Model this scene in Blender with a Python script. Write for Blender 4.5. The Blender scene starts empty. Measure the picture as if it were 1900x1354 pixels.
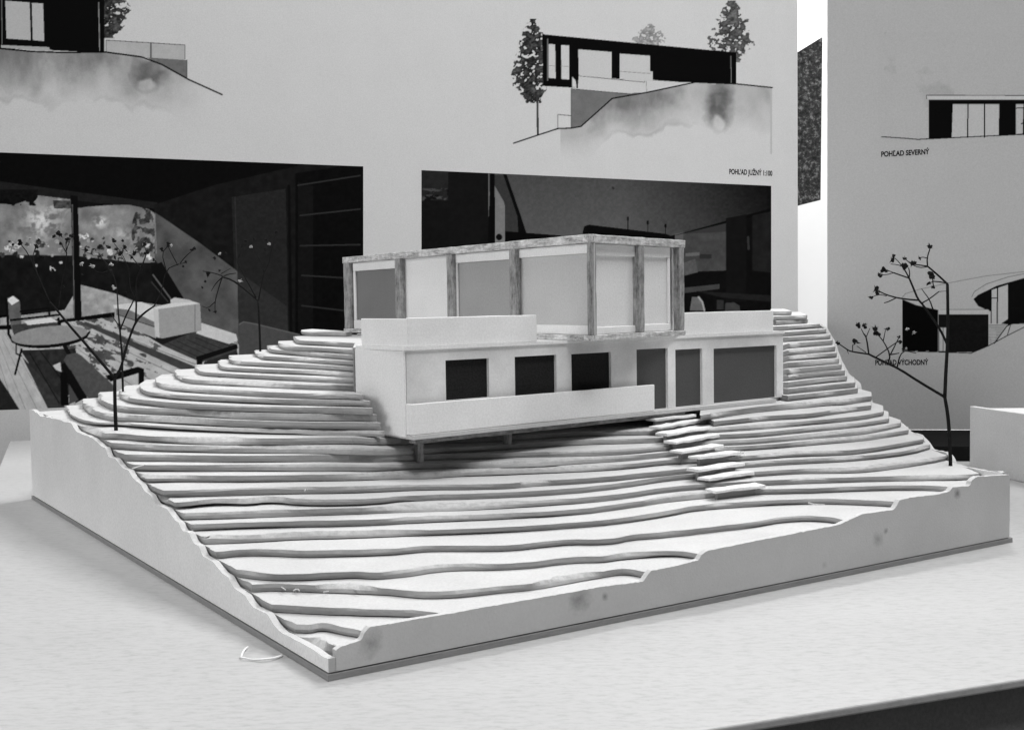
import bpy, bmesh, math, random
import numpy as np
from mathutils import Vector, Matrix
random.seed(7); rng = np.random.default_rng(11)
scene = bpy.context.scene
S = 0.11                                   # metres per working unit (camera height above the table = 1 unit)
W, H, F = 1900.0, 1354.0, 2204.35          # photograph size and focal length in its pixels
PITCH, ROLL = math.radians(3.0656), math.radians(-0.8322)

# ------------------------------------------------------------------ camera
_r = np.array([1., 0, 0]); _f = np.array([0, math.cos(PITCH), -math.sin(PITCH)]); _u = np.array([0, math.sin(PITCH), math.cos(PITCH)])
CR = math.cos(ROLL) * _r + math.sin(ROLL) * _u
CU = -math.sin(ROLL) * _r + math.cos(ROLL) * _u
cam_d = bpy.data.cameras.new('Camera'); cam = bpy.data.objects.new('camera', cam_d); scene.collection.objects.link(cam)
cam.matrix_world = Matrix(((CR[0], CU[0], -_f[0], 0), (CR[1], CU[1], -_f[1], 0), (CR[2], CU[2], -_f[2], S), (0, 0, 0, 1)))
cam_d.sensor_width = 36; cam_d.lens = 36 * F / W; cam_d.clip_start = 0.01; cam_d.clip_end = 50
scene.camera = cam

# ------------------------------------------------------------------ light (indoors: ceiling lamps, soft room light)
world = bpy.data.worlds.new('World'); scene.world = world; world.use_nodes = True
world.node_tree.nodes['Background'].inputs[0].default_value = (1, 1, 1, 1)
world.node_tree.nodes['Background'].inputs[1].default_value = 0.13
def area(name, loc, target, sx, sy, power):
    l = bpy.data.lights.new(name, 'AREA'); l.shape = 'RECTANGLE'; l.size = sx; l.size_y = sy; l.energy = power
    o = bpy.data.objects.new(name, l); scene.collection.objects.link(o); o.location = loc
    o.rotation_euler = (Vector(target) - Vector(loc)).to_track_quat('-Z', 'Y').to_euler()
    return o
area('ceiling_lamp', (0.85, 0.95, 1.9), (0.05, 0.5, 0.0), 0.7, 0.55, 21)
area('front_ceiling_lamp', (0.3, -0.5, 2.05), (0.05, 0.6, 0.05), 0.9, 0.6, 27)
area('window_light', (-2.4, 0.25, 0.9), (0.0, 0.6, 0.05), 1.4, 1.2, 23)
area('rear_wall_fill', (0.7, 1.85, 1.7), (0.5, 2.25, 0.3), 0.6, 0.3, 38)  # unseen lamp added to brighten the back wall
scene.view_settings.view_transform = 'Standard'; scene.view_settings.look = 'None'
scene.view_settings.exposure = 0.12; scene.view_settings.gamma = 1.0; scene.view_settings.use_curve_mapping = False
scene.render.engine = 'CYCLES'; scene.render.resolution_x = 1024; scene.render.resolution_y = 729

# ------------------------------------------------------------------ photograph geometry
def ray(px, py):
    px = np.asarray(px, float); py = np.asarray(py, float)
    a = (px - W / 2) / F; b = -(py - H / 2) / F
    return _f + a[..., None] * CR + b[..., None] * CU
CAM = np.array([0, 0, 1.])
def onz(px, py, z, gx=0.0):
    """pixel -> point on the (slightly tilted) plane height = z + gx * x"""
    d = ray(px, py); t = np.asarray((z - 1) / (d[..., 2] - gx * d[..., 0]))
    return CAM + t[..., None] * d
def onplane(px, py, p0, n):
    d = ray(px, py); t = np.dot(np.array([*p0[:2], p0[2] if len(p0) > 2 else 1.]) - CAM, n) / (d @ n)
    return CAM + t[..., None] * d
def hdir(a, b):
    n = np.cross(ray(*a), ray(*b)); d = np.cross(n, [0, 0, 1.]); d /= np.linalg.norm(d)
    return d if d[0] > 0 else -d
def lin(v): 
    v = np.asarray(v, float) / 255.0
    return np.where(v <= 0.04045, v / 12.92, ((v + 0.055) / 1.055) ** 2.4)

# ------------------------------------------------------------------ materials
def new_mat(name, rough=0.85):
    m = bpy.data.materials.new(name); m.use_nodes = True
    nt = m.node_tree; b = nt.nodes['Principled BSDF']; b.inputs['Roughness'].default_value = rough
    b.inputs['Specular IOR Level'].default_value = 0.25
    return m, nt, b
def grey(nt, v): return (v, v, v, 1)
def noise(nt, coord, scale, detail=4, rough=0.6, vscale=None):
    tc = nt.nodes.new('ShaderNodeTexCoord'); n = nt.nodes.new('ShaderNodeTexNoise')
    n.inputs['Scale'].default_value = scale; n.inputs['Detail'].default_value = detail; n.inputs['Roughness'].default_value = rough
    src = tc.outputs[coord]
    if vscale:
        mp = nt.nodes.new('ShaderNodeMapping'); mp.inputs['Scale'].default_value = vscale[:3]
        if len(vscale) > 3: mp.inputs['Rotation'].default_value = (0, 0, vscale[3])
        nt.links.new(src, mp.inputs[0]); src = mp.outputs[0]
    nt.links.new(src, n.inputs['Vector'])
    return n.outputs['Fac']
def ramp(nt, fac, stops):
    r = nt.nodes.new('ShaderNodeValToRGB'); e = r.color_ramp.elements
    while len(e) < len(stops): e.new(0.5)
    for i, (p, v) in enumerate(stops): e[i].position = p; e[i].color = (v, v, v, 1)
    nt.links.new(fac, r.inputs[0]); return r.outputs[0]
def mult(nt, a, b, fac=1.0):
    m = nt.nodes.new('ShaderNodeMix'); m.data_type = 'RGBA'; m.blend_type = 'MULTIPLY'; m.inputs[0].default_value = fac
    nt.links.new(a, m.inputs[6]); nt.links.new(b, m.inputs[7]); return m.outputs[2]
def bump(nt, b, fac, strength, dist):
    n = nt.nodes.new('ShaderNodeBump'); n.inputs['Strength'].default_value = strength; n.inputs['Distance'].default_value = dist
    nt.links.new(fac, n.inputs['Height']); nt.links.new(n.outputs[0], b.inputs['Normal'])
def card(name, v, var=0.06, grain=0.05, rough=0.85, bstr=0.25):
    m, nt, b = new_mat(name, rough)
    big = ramp(nt, noise(nt, 'Object', 28, 3), [(0.3, 1 - var), (0.7, 1.0)])
    fine = ramp(nt, noise(nt, 'Object', 900, 3, 0.7), [(0.3, v * (1 - grain)), (0.7, v * (1 + grain))])
    nt.links.new(mult(nt, fine, big), b.inputs['Base Color'])
    bump(nt, b, noise(nt, 'Object', 1400, 2), bstr, 0.0004)
    return m
def edge_card(name, v):
    m, nt, b = new_mat(name, 0.95)
    st = ramp(nt, noise(nt, 'Object', 130, 5, 0.7, (1, 1, 9)), [(0.3, v * 0.84), (0.7, v * 1.08)])
    nt.links.new(st, b.inputs['Base Color'])
    bump(nt, b, noise(nt, 'Object', 700, 4, 0.7, (1, 1, 4)), 0.5, 0.00025)
    return m
def wood(name, v, axis):
    m, nt, b = new_mat(name, 0.8)
    sc = {'x': (0.14, 1, 1), 'z': (1, 1, 0.11)}[axis]
    a = ramp(nt, noise(nt, 'Object', 520, 7, 0.8, sc), [(0.36, v * 0.25), (0.47, v * 0.85), (0.62, v * 1.3)])
    c = ramp(nt, noise(nt, 'Object', 240, 5, .7), [(0.32, 0.6), (0.6, 1.0)])
    nt.links.new(mult(nt, a, c), b.inputs['Base Color'])
    bump(nt, b, noise(nt, 'Object', 900, 6, 0.75, sc), 0.7, 0.0006)
    return m
M = {}
M['card'] = card('white_card', 0.86, 0.10, 0.08)
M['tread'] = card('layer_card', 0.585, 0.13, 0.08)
M['panel'] = card('panel_card', 0.78, 0.08, 0.09)
M['edge'] = edge_card('cut_card_edge', 0.44)
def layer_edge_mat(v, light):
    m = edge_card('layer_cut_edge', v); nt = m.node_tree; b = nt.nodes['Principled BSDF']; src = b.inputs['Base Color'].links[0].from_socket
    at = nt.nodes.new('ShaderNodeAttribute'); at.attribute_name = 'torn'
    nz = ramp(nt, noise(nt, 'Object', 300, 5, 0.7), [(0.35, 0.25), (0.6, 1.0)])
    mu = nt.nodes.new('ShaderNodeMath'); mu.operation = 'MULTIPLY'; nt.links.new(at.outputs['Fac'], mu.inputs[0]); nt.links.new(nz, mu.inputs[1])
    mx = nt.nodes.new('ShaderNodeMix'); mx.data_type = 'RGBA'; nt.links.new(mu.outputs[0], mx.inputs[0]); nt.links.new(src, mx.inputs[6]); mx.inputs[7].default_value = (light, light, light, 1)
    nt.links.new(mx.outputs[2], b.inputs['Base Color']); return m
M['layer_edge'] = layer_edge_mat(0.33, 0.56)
M['board_edge'] = edge_card('grey_board', 0.27)
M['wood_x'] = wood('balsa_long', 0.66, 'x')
M['wood_shaded'] = wood('shaded_balsa', 0.26, 'x')  # beam balsa darkened: the shadow under the floor slab is in its colour
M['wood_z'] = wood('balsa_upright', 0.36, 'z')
M['paper'] = card('poster_paper', 0.64, 0.03, 0.08, 0.7, 0.05)
M['paper2'] = card('poster_paper_grey', 0.50, 0.03, 0.08, 0.7, 0.05)
M['black'] = card('black_card', 0.012, 0.2, 0.2)
M['void'] = card('dark_void', 0.026, 0.3, 0.3)  # dark void behind the three small openings, painted as a black sheet
for nm, v in (('pane_dark', .10), ('pane_dim', .2), ('pane_half_lit', .38), ('pane_lit', .54), ('pane_full_lit', .78)):  # bar the darkest: one translucent paper, its uneven backlight painted in as tone
    M[nm] = card(nm, v, 0.1, 0.10, 0.7)
M['stem'] = card('dry_stem', 0.018, 0.3, 0.3)
M['bud'] = card('dry_bud', 0.02, 0.4, 0.4)
M['petal'] = card('pale_petal', 0.45, 0.3, 0.2)
def tabletop_mat():
    m, nt, b = new_mat('white_laminate', 0.55)
    ang = -math.atan2(.352, .936)
    a = ramp(nt, noise(nt, 'Object', 520, 6, 0.75, (0.33, 1.0, 1.0, ang)), [(0.32, 0.37), (0.5, 0.46), (0.7, 0.49)])
    c = ramp(nt, noise(nt, 'Object', 14, 4, 0.6, (0.5, 1.2, 1.0, ang)), [(0.3, 0.93), (0.65, 1.0)])
    d = ramp(nt, noise(nt, 'Object', 240, 6, 0.8, (0.3, 1.0, 1.0, ang)), [(0.28, 0.78), (0.40, 1.0)])
    nt.links.new(mult(nt, mult(nt, a, c), d), b.inputs['Base Color'])
    bump(nt, b, noise(nt, 'Object', 700, 3), 0.12, 0.0004)
    return m
M['table'] = tabletop_mat()
M['plinth'] = card('dark_plinth', 0.26, 0.2, 0.15)
M['floor'] = card('dark_floor', 0.08, 0.3, 0.2)
M['wall'] = card('white_wall', 0.85, 0.02, 0.02, 0.9, 0.05)
def speckle_mat():
    m, nt, b = new_mat('speckled_board', 0.7)
    a = ramp(nt, noise(nt, 'Object', 130, 6, 0.75), [(0.36, 0.006), (0.52, 0.04), (0.72, 0.34)])
    nt.links.new(a, b.inputs['Base Color']); return m
M['speckle'] = speckle_mat()
def print_mat():
    m, nt, b = new_mat('printed_ink', 0.6)
    at = nt.nodes.new('ShaderNodeVertexColor'); at.layer_name = 'ink'
    big = ramp(nt, noise(nt, 'Object', 28, 3), [(0.3, 0.97), (0.7, 1.0)])
    fine = ramp(nt, noise(nt, 'Object', 900, 3, 0.7), [(0.3, 0.92), (0.7, 1.08)])
    b.inputs['Roughness'].default_value = 0.7
    nt.links.new(mult(nt, mult(nt, at.outputs[0], fine), big), b.inputs['Base Color'])
    bump(nt, b, noise(nt, 'Object', 1400, 2), 0.05, 0.0004); return m
M['print'] = print_mat()
for nm in ('print', 'black', 'void', 'stem', 'bud', 'pane_dark', 'plinth'): M[nm].node_tree.nodes['Principled BSDF'].inputs['Specular IOR Level'].default_value = 0.04
M['facade'] = card('smudged_card', 0.86, 0.32, 0.06)
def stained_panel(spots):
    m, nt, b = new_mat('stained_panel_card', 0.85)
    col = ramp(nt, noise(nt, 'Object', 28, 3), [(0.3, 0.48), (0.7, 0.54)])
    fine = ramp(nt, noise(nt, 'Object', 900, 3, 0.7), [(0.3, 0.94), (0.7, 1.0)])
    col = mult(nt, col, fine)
    for (p, r, k) in spots:
        g = nt.nodes.new('ShaderNodeNewGeometry'); d = nt.nodes.new('ShaderNodeVectorMath'); d.operation = 'DISTANCE'
        nt.links.new(g.outputs['Position'], d.inputs[0]); d.inputs[1].default_value = tuple(p)
        nz = noise(nt, 'Object', 260, 4, 0.7)
        ad = nt.nodes.new('ShaderNodeMath'); ad.operation = 'MULTIPLY_ADD'; nt.links.new(nz, ad.inputs[0]); ad.inputs[1].default_value = r * 1.5
        nt.links.new(d.outputs['Value'], ad.inputs[2])
        mr = nt.nodes.new('ShaderNodeMapRange'); mr.inputs[1].default_value = r * 0.75; mr.inputs[2].default_value = r * 1.9
        mr.inputs[3].default_value = 1 - k; mr.inputs[4].default_value = 1.0
        nt.links.new(ad.outputs[0], mr.inputs[0])
        cb = nt.nodes.new('ShaderNodeCombineColor')
        for i in range(3): nt.links.new(mr.outputs[0], cb.inputs[i])
        col = mult(nt, col, cb.outputs[0])
    nt.links.new(col, b.inputs['Base Color'])
    bump(nt, b, noise(nt, 'Object', 1400, 2), 0.25, 0.0004)
    return m

# ------------------------------------------------------------------ object helpers
COL = scene.collection
def link(o, parent=None):
    COL.objects.link(o)
    if parent is not None:
        o.parent = parent
        pw = parent.matrix_world if parent.parent is None else parent['_w'] if '_w' in parent else parent.matrix_world
        o.matrix_parent_inverse = parent.matrix_basis.inverted() if parent.parent is None else (parent.parent.matrix_basis @ parent.matrix_parent_inverse @ parent.matrix_basis).inverted()
    return o
def obj(name, verts, faces, mats, parent=None, fmat=None, smooth=False, scale=S):
    me = bpy.data.meshes.new(name)
    me.from_pydata([tuple(float(c) * scale for c in v) for v in verts], [], [tuple(int(i) for i in f) for f in faces])
    if not isinstance(mats, (list, tuple)): mats = [mats]
    for m in mats: me.materials.append(M[m] if isinstance(m, str) else m)
    if fmat is not None: me.polygons.foreach_set('material_index', np.asarray(fmat, np.int32))
    if smooth: me.polygons.foreach_set('use_smooth', np.ones(len(me.polygons), bool))
    me.validate(); me.update()
    return link(bpy.data.objects.new(name, me), parent)
def empty(name, loc):
    o = bpy.data.objects.new(name, None); o.empty_display_size = 0.02; o.location = tuple(float(c) * S for c in loc); COL.objects.link(o)
    o.matrix_basis = Matrix.Translation(o.location); return o
def tag(o, label, cat, group=None):
    o['label'] = label; o['category'] = cat
    if group: o['group'] = group
    return o
def box(name, p, ex, lx, ly, lz, mat, parent=None, bev=0.0025, rough=0.0, seed=0, ey=None):
    """box whose local frame starts at p: x along ex (len lx), y to the back-left (len ly), z up (len lz); units scaled by S"""
    ex = np.array([ex[0], ex[1], 0.]); ex /= np.linalg.norm(ex)
    ey = np.array([-ex[1], ex[0], 0.]) if ey is None else np.array([ey[0], ey[1], 0.]) / np.hypot(ey[0], ey[1])
    bm = bmesh.new(); bmesh.ops.create_cube(bm, size=1)
    for v in bm.verts: v.co = Vector(((v.co.x + .5) * lx * S, (v.co.y + .5) * ly * S, (v.co.z + .5) * lz * S))
    if rough:
        r = random.Random(seed)
        n = max(2, int(max(lx, ly, lz) / 0.05))
        ax = (lx, ly, lz).index(max(lx, ly, lz))
        es = [e for e in bm.edges if abs((e.verts[0].co - e.verts[1].co)[ax]) > 1e-6]
        bmesh.ops.subdivide_edges(bm, edges=es, cuts=n, use_grid_fill=True)
        for v in bm.verts: v.co += Vector([r.uniform(-1, 1) * rough * S for _ in range(3)])
    if bev: bmesh.ops.bevel(bm, geom=list(bm.edges), offset=bev * S, segments=1, affect='EDGES', clamp_overlap=True)
    me = bpy.data.meshes.new(name); bm.to_mesh(me); bm.free()
    me.materials.append(M[mat] if isinstance(mat, str) else mat)
    o = bpy.data.objects.new(name, me)
    o.matrix_basis = Matrix(((ex[0], ey[0], 0, p[0] * S), (ex[1], ey[1], 0, p[1] * S), (0, 0, 1, p[2] * S), (0, 0, 0, 1)))
    return link(o, parent)
def prism(name, pts, z0, z1, mat, parent=None):
    n = len(pts); v = [(x, y, z0) for x, y in pts] + [(x, y, z1) for x, y in pts]
    f = [tuple(range(n))[::-1], tuple(range(n, 2 * n))] + [(i, (i + 1) % n, n + (i + 1) % n, n + i) for i in range(n)]
    return obj(name, v, f, mat, parent)
def plate(name, outline, n, th, mats, parent=None):
    """flat plate: front outline (list of 3-D points, in working units) and a thickness along -n"""
    a = [np.asarray(p, float) for p in outline]; b = [p - np.asarray(n) * th for p in a]; k = len(a)
    f = [tuple(range(k)), tuple(range(2 * k - 1, k - 1, -1))] + [(i, k + i, k + (i + 1) % k, (i + 1) % k) for i in range(k)]
    fm = [0, 0] + [len(mats) - 1] * k
    return obj(name, a + b, f, mats, parent, fm)

# ------------------------------------------------------------------ the setting: table, floor, wall
fe = np.array([.936, .352]); fn = np.array([-.352, .936]); P0 = np.array([.537, 2.75])
def tb(a, b): return P0 + fe * a + fn * b
tbl = empty('display_table', (*tb(2, 3.5), 0))
tag(tbl, 'white laminate display table under the terrain model, with dark plinth below', 'table')
def rounded(a0, a1, b0, b1): return [tb(a0, b0), tb(a1, b0), tb(a1, b1), tb(a0, b1)]
A0 = -1.885
tt = prism('tabletop', rounded(A0, 9, 0, 7.32), -0.024, 0.0, 'table', tbl)
mod = tt.modifiers.new('bevel', 'BEVEL'); mod.width = 0.0007; mod.segments = 3
prism('plinth', rounded(A0 + .06, 8.9, .07, 7.25), -6.6, -0.0245, 'plinth', tbl)
fl = prism('floor', [(-30, -12), (30, -12), (30, 24), (-30, 24)], -6.9, -6.602, 'floor'); fl['kind'] = 'structure'
wl = prism('wall', [(-30, 21), (30, 21), (30, 21.4), (-30, 21.4)], -6.6, 18, 'wall'); wl['kind'] = 'structure'

# ------------------------------------------------------------------ posters
POS1 = np.array([-3.7, 9.3, 1.0]); D1 = hdir((0, 283), (1430, 345)); N1 = np.array([D1[1], -D1[0], 0])
D2 = np.array([math.cos(math.radians(-9)), math.sin(math.radians(-9)), 0]); POS2 = np.array([2.88, 8.0, 1.0]); N2 = np.array([D2[1], -D2[0], 0])
def p1(x, y, lift=0.0): return onplane(x, y, POS1 + N1 * lift, N1)
def p2(x, y, lift=0.0): return onplane(x, y, POS2 + N2 * lift, N2)
poster1 = None
def poster_board(name, pos, d, n, s0, s1, z0, z1, label, pm='paper'):
    o = pos + d * s0; q = pos + d * s1
    out = [(*o[:2], z0), (*q[:2], z0), (*q[:2], z1), (*o[:2], z1)]
    b = plate(name, out, n, 0.03, [pm, 'edge'])
    return tag(b, label, 'poster')
s_right = float(np.dot(p1(np.array(1480.), np.array(300.)) - POS1, D1))
s_left2 = float(np.dot(p2(np.array(1536.), np.array(300.)) - POS2, D2))
poster1 = poster_board('poster_board', POS1, D1, N1, -3.2, s_right, -3.0, 5.6, 'large white poster with two dark interior pictures and house drawings behind the hill')
zb2 = float(p2(np.array(1745.), np.array(796.5))[2])
poster2 = poster_board('poster_board', POS2, D2, N2, s_left2, 4.2, zb2, 4.2, 'white poster with two captioned house elevations behind the lone tall twig', 'paper2')
def raster(name, parent, pfun, x0, x1, y0, y1, step, paint, paperV, lift=0.0004, edge=None, pa=0.64):
    nx = int((x1 - x0) / step) + 1; ny = int((y1 - y0) / step) + 1
    ss = 2
    xs = np.linspace(x0, x1, nx); ys = np.linspace(y0, y1, ny)
    hx = (x1 - x0) / (nx - 1) / 2; hy = (y1 - y0) / (ny - 1) / 2
    acc = np.zeros((ny, nx))
    rng.bit_generator.state = _state
    for oy in (-.5, .5):
        for ox in (-.5, .5):
            X, Y = np.meshgrid(xs + ox * hx, ys + oy * hy)
            rng.bit_generator.state = _state
            acc += lin(np.clip(paint(X, Y), 0, 255))
    alb = np.clip(pa * acc / 4 / lin(paperV), 0.002, 0.92)
    X, Y = np.meshgrid(xs, ys)
    if edge is not None: X, Y = edge(X, Y)
    P = pfun(X, Y, lift).reshape(-1, 3) * S
    me = bpy.data.meshes.new(name)
    idx = np.arange(nx * ny).reshape(ny, nx)
    q = np.stack([idx[1:, :-1], idx[1:, 1:], idx[:-1, 1:], idx[:-1, :-1]], -1).reshape(-1, 4)
    me.vertices.add(nx * ny); me.vertices.foreach_set('co', P.astype(np.float32).ravel())
    me.loops.add(q.size); me.loops.foreach_set('vertex_index', q.ravel().astype(np.int32))
    me.polygons.add(len(q)); me.polygons.foreach_set('loop_start', np.arange(0, q.size, 4, dtype=np.int32))
    me.update(calc_edges=True)
    c = me.color_attributes.new('ink', 'FLOAT_COLOR', 'POINT')
    rgba = np.ones((nx * ny, 4), np.float32); rgba[:, :3] = alb.reshape(-1, 1)
    c.data.foreach_set('color', rgba.ravel())
    me.materials.append(M['print'])
    return link(bpy.data.objects.new(name, me), parent)
_state = rng.bit_generator.state
# --- tiny painter (values are grey levels of the print)
def inpoly(X, Y, pts):
    r = np.zeros(X.shape, bool); n = len(pts)
    for i in range(n):
        (xa, ya), (xb, yb) = pts[i], pts[(i + 1) % n]
        if ya == yb: continue
        c = ((ya > Y) != (yb > Y)); r ^= c & (X < (xb - xa) * (Y - ya) / (yb - ya) + xa)
    return r
def segdist(X, Y, pts):
    d = np.full(X.shape, 1e9)
    for (xa, ya), (xb, yb) in zip(pts[:-1], pts[1:]):
        L = (xb - xa) ** 2 + (yb - ya) ** 2 + 1e-9
        t = np.clip(((X - xa) * (xb - xa) + (Y - ya) * (yb - ya)) / L, 0, 1)
        d = np.minimum(d, np.hypot(X - xa - t * (xb - xa), Y - ya - t * (yb - ya)))
    return d
_tables = [rng.random((256, 256)) for _ in range(4)]
def vnoise(X, Y, s, k=0):
    T = _tables[k % 4]; x = X / s + 37.3 * k; y = Y / s + 11.7 * k
    xi = np.floor(x).astype(int); yi = np.floor(y).astype(int); fx = x - xi; fy = y - yi
    fx = fx * fx * (3 - 2 * fx); fy = fy * fy * (3 - 2 * fy)
    g = lambda a, b: T[(yi + b) % 256, (xi + a) % 256]
    return (g(0, 0) * (1 - fx) + g(1, 0) * fx) * (1 - fy) + (g(0, 1) * (1 - fx) + g(1, 1) * fx) * fy
def fbm(X, Y, s, o=4, k=0):
    r = 0; a = 0.5; tot = 0
    for i in range(o): r = r + a * vnoise(X, Y, s / 2 ** i, k + i); tot += a; a *= 0.55
    return r / tot
class Pic:
    def __init__(s, X, Y, base): s.X, s.Y = X, Y; s.V = np.full(X.shape, float(base))
    def poly(s, pts, v, n=0, ns=8, k=0):
        m = inpoly(s.X, s.Y, pts); s.put(m, v, n, ns, k); return m
    def put(s, m, v, n=0, ns=8, k=0):
        val = v if np.isscalar(v) else v[m]
        if n: val = val + n * (fbm(s.X[m], s.Y[m], ns, 4, k) - .5) * 2
        s.V[m] = val
    def line(s, pts, w, v): s.V[segdist(s.X, s.Y, pts) < w / 2] = v
    def soft(s, m, v): s.V = s.V * (1 - m) + v * m
    def ell(s, cx, cy, rx, ry, v, n=0, ns=8, rot=0):
        c, si = math.cos(rot), math.sin(rot); dx = s.X - cx; dy = s.Y - cy
        m = ((dx * c + dy * si) / rx) ** 2 + ((-dx * si + dy * c) / ry) ** 2 < 1; s.put(m, v, n, ns); return m
def foliage(P, cx, y0, y1, wmax, v, paper, k=0, dens=0.47, tip=0.5):
    t = (P.Y - y0) / (y1 - y0); prof = np.where(t < 0.62, 0.18 + 0.82 * np.clip(t / .62, 0, 1) ** .8, 1 - 0.55 * np.clip((t - .62) / .38, 0, 1) ** 1.5)
    edge = np.abs(P.X - cx) / (wmax * np.clip(prof, .02, 1)); n = fbm(P.X, P.Y, 13, 4, k); n2 = fbm(P.X, P.Y * 1.3, 7, 3, k + 1)
    m = (t > -.03) & (t < 1.04) & (edge + 0.9 * (n - .5) * 2 * .55 + np.abs(t - .5) * .12 < 0.94) & (n2 > dens - .10 + .17 * np.clip(edge, 0, 1) ** 2)
    P.V[m] = np.clip(v + 130 * (n2[m] - .56) + 20 * (vnoise(P.X[m], P.Y[m], 3, k) - .5), 3, paper)
def wash(P, topline, depth, amt, k=0, x0=-1e9, x1=1e9, yb=232, xf=110.):
    ty = np.interp(P.X, [p[0] for p in topline], [p[1] for p in topline]); t = (P.Y - ty) / depth
    n = fbm(P.X, P.Y * .7, 60, 5, k); sh = np.clip(1.25 - t * (0.55 + 1.5 * n), 0, 1) ** 1.1
    patch = np.clip((fbm(P.X + 40, P.Y, 85, 5, k + 2) - .36) * 3.4, 0, 1)
    edgeline = np.clip(1 - np.abs(t * (0.55 + 1.5 * n) - 1.12) * 9, 0, 1) * .25
    m = (P.Y > ty) & (P.X > x0) & (P.X < x1)
    P.V = P.V - np.where(m, np.clip((yb - P.Y) / 45, 0, 1) * np.clip((x1 - P.X) / xf, 0, 1) * amt * (sh * (.35 + .65 * patch) * (.55 + .9 * fbm(P.X, P.Y * .5, 22, 5, k + 1)) + edgeline * patch), 0)
def paint_interior(X, Y):
    P = Pic(X, Y, 7); P.V += 5 * (fbm(X, Y, 5, 3) - .5)
    P.poly([(-5, 336), (140, 356), (292, 376), (292, 388), (140, 373), (-5, 354)], 27, 6, 6)
    # garden through the window
    g = [(-5, 378), (25, 380), (60, 369), (65, 362), (130, 370), (133, 386), (200, 381), (238, 380), (275, 388), (287, 396), (292, 500), (-5, 480)]
    P.poly(g, 122, 34, 20); m = inpoly(X, Y, g)
    for cx, cy, r, a in ((80, 412, 40, 75), (185, 412, 16, 95), (110, 380, 22, 60), (230, 440, 34, 35), (35, 425, 40, 12), (60, 448, 26, 18)):
        w = np.clip(1.2 - np.hypot(X - cx, (Y - cy) * 1.25) / r, 0, 1) * np.clip((fbm(X, Y, 8, 4, 1) - .42) * 5, 0, 1); P.V = np.where(m, P.V + w * a, P.V)
    P.poly([(98, 372), (133, 372), (133, 387), (100, 387)], 62, 40, 6)
    w = (np.hypot((X - 266) / 22, (Y - 430) / 48) < 1) & m & (fbm(X, Y, 9, 4, 2) > .47); P.put(w, 58, 45, 6)
    w = (Y < 382) & (X < 70) & (Y > 352) & (fbm(X, Y, 9, 3, 1) + (380 - Y) * .02 - X * .003 > .5); P.put(w, 14, 10, 4)
    P.poly([(140, 372), (190, 378), (150, 386), (138, 386)], 15)
    P.poly([(-5, 473), (135, 474), (250, 487), (292, 487), (300, 560), (-5, 585)], 20, 10, 12)
    for i in range(70):                           # hedge of blossoms along the sill
        r2 = random.Random(i); cx, cy = r2.uniform(0, 300), r2.gauss(462, 14)
        P.put((np.hypot(X - cx, Y - cy) < r2.uniform(2.5, 7)) & (fbm(X, Y, 6, 3, i) > .47), r2.choice([30, 60, 185, 205, 150, 45]), 20, 4)
    # wall to the right of the window, sun patch and dark cupboard
    P.poly([(286, 380), (400, 343), (560, 306), (690, 300), (690, 640), (440, 700), (290, 560)], 19, 8, 10)
    P.poly([(430, 366), (530, 350), (536, 640), (440, 660)], 31, 6, 5)
    P.poly([(287, 394), (302, 404), (372, 452), (440, 503), (443, 640), (360, 620), (300, 500), (287, 480)], 78, 22, 26)
    P.poly([(440, 503), (532, 568), (536, 640), (443, 640)], 43, 7, 6)
    P.line([(287, 398), (290, 470)], 2, 120); P.line([(436, 366), (440, 500)], 1.6, 45); P.line([(536, 345), (540, 620)], 5, 8)
    P.poly([(548, 322), (690, 300), (690, 640), (548, 640)], 7, 4, 6)
    P.poly([(553, 338), (581, 345), (581, 640), (553, 640)], 15, 5, 5)
    for a, b in (((553, 344), (668, 326)), ((557, 400), (668, 388)), ((557, 456), (668, 454)), ((560, 511), (645, 516)), ((560, 567), (645, 577))): P.line([a, b], 2.6, 40)
    # stair balustrade
    P.poly([(280, 494), (300, 486), (345, 560), (318, 566), (284, 528)], 13); P.line([(284, 510), (318, 556)], 2.2, 95); P.line([(281, 523), (312, 560)], 1.5, 60)
    # deck outside and floor inside
    P.poly([(148, 528), (215, 545), (252, 560), (300, 566), (150, 596), (0, 606), (0, 590), (120, 575), (135, 550)], 150, 34, 10)
    fpoly = [(-5, 606), (130, 594), (215, 586), (300, 620), (440, 634), (470, 700), (470, 770), (-5, 770)]
    f = inpoly(X, Y, fpoly); P.put(f, 176, 14, 14)
    ang = np.arctan2(Y - 515, X + 52); fr = np.abs(((ang * 13.5) % 1) - .5); P.V = np.where(f & (fr > .475), P.V - 70, P.V); P.V = np.where(f, P.V + 14 * (vnoise(ang * 700, np.hypot(X, Y), 9, 2) - .5), P.V)
    d = f & (X > 120) & (X < 300) & (Y < 705) & (fbm(X + Y * .35, Y * 2.4 - X * .9, 17, 4, 3) - .0009 * np.abs(X - 195) - np.clip((Y - 640) * .0016, 0, 1) > .49); P.put(d, 78, 26, 8)
    P.poly([(150, 600), (160, 597), (372, 684), (400, 700), (385, 708)], 62, 8)
    P.poly([(240, 603), (300, 622), (360, 610), (362, 618), (300, 640), (290, 634)], 24)
    P.poly([(300, 640), (362, 614), (428, 636), (440, 638), (440, 660), (372, 672)], 58, 10, 6); 
    for i in range(6): P.line([(312 + i * 17, 636 - i * 3.2), (376 + i * 15, 666 - i * 5)], 1.2, 30)
    P.poly([(364, 618), (374, 599), (438, 620), (441, 632), (425, 638), (380, 624)], 188, 10, 6)
    P.poly([(364, 662), (440, 638), (442, 646), (376, 668), (376, 690), (366, 690)], 14); P.poly([(378, 672), (440, 650), (450, 700), (380, 700)], 44, 8)
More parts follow.
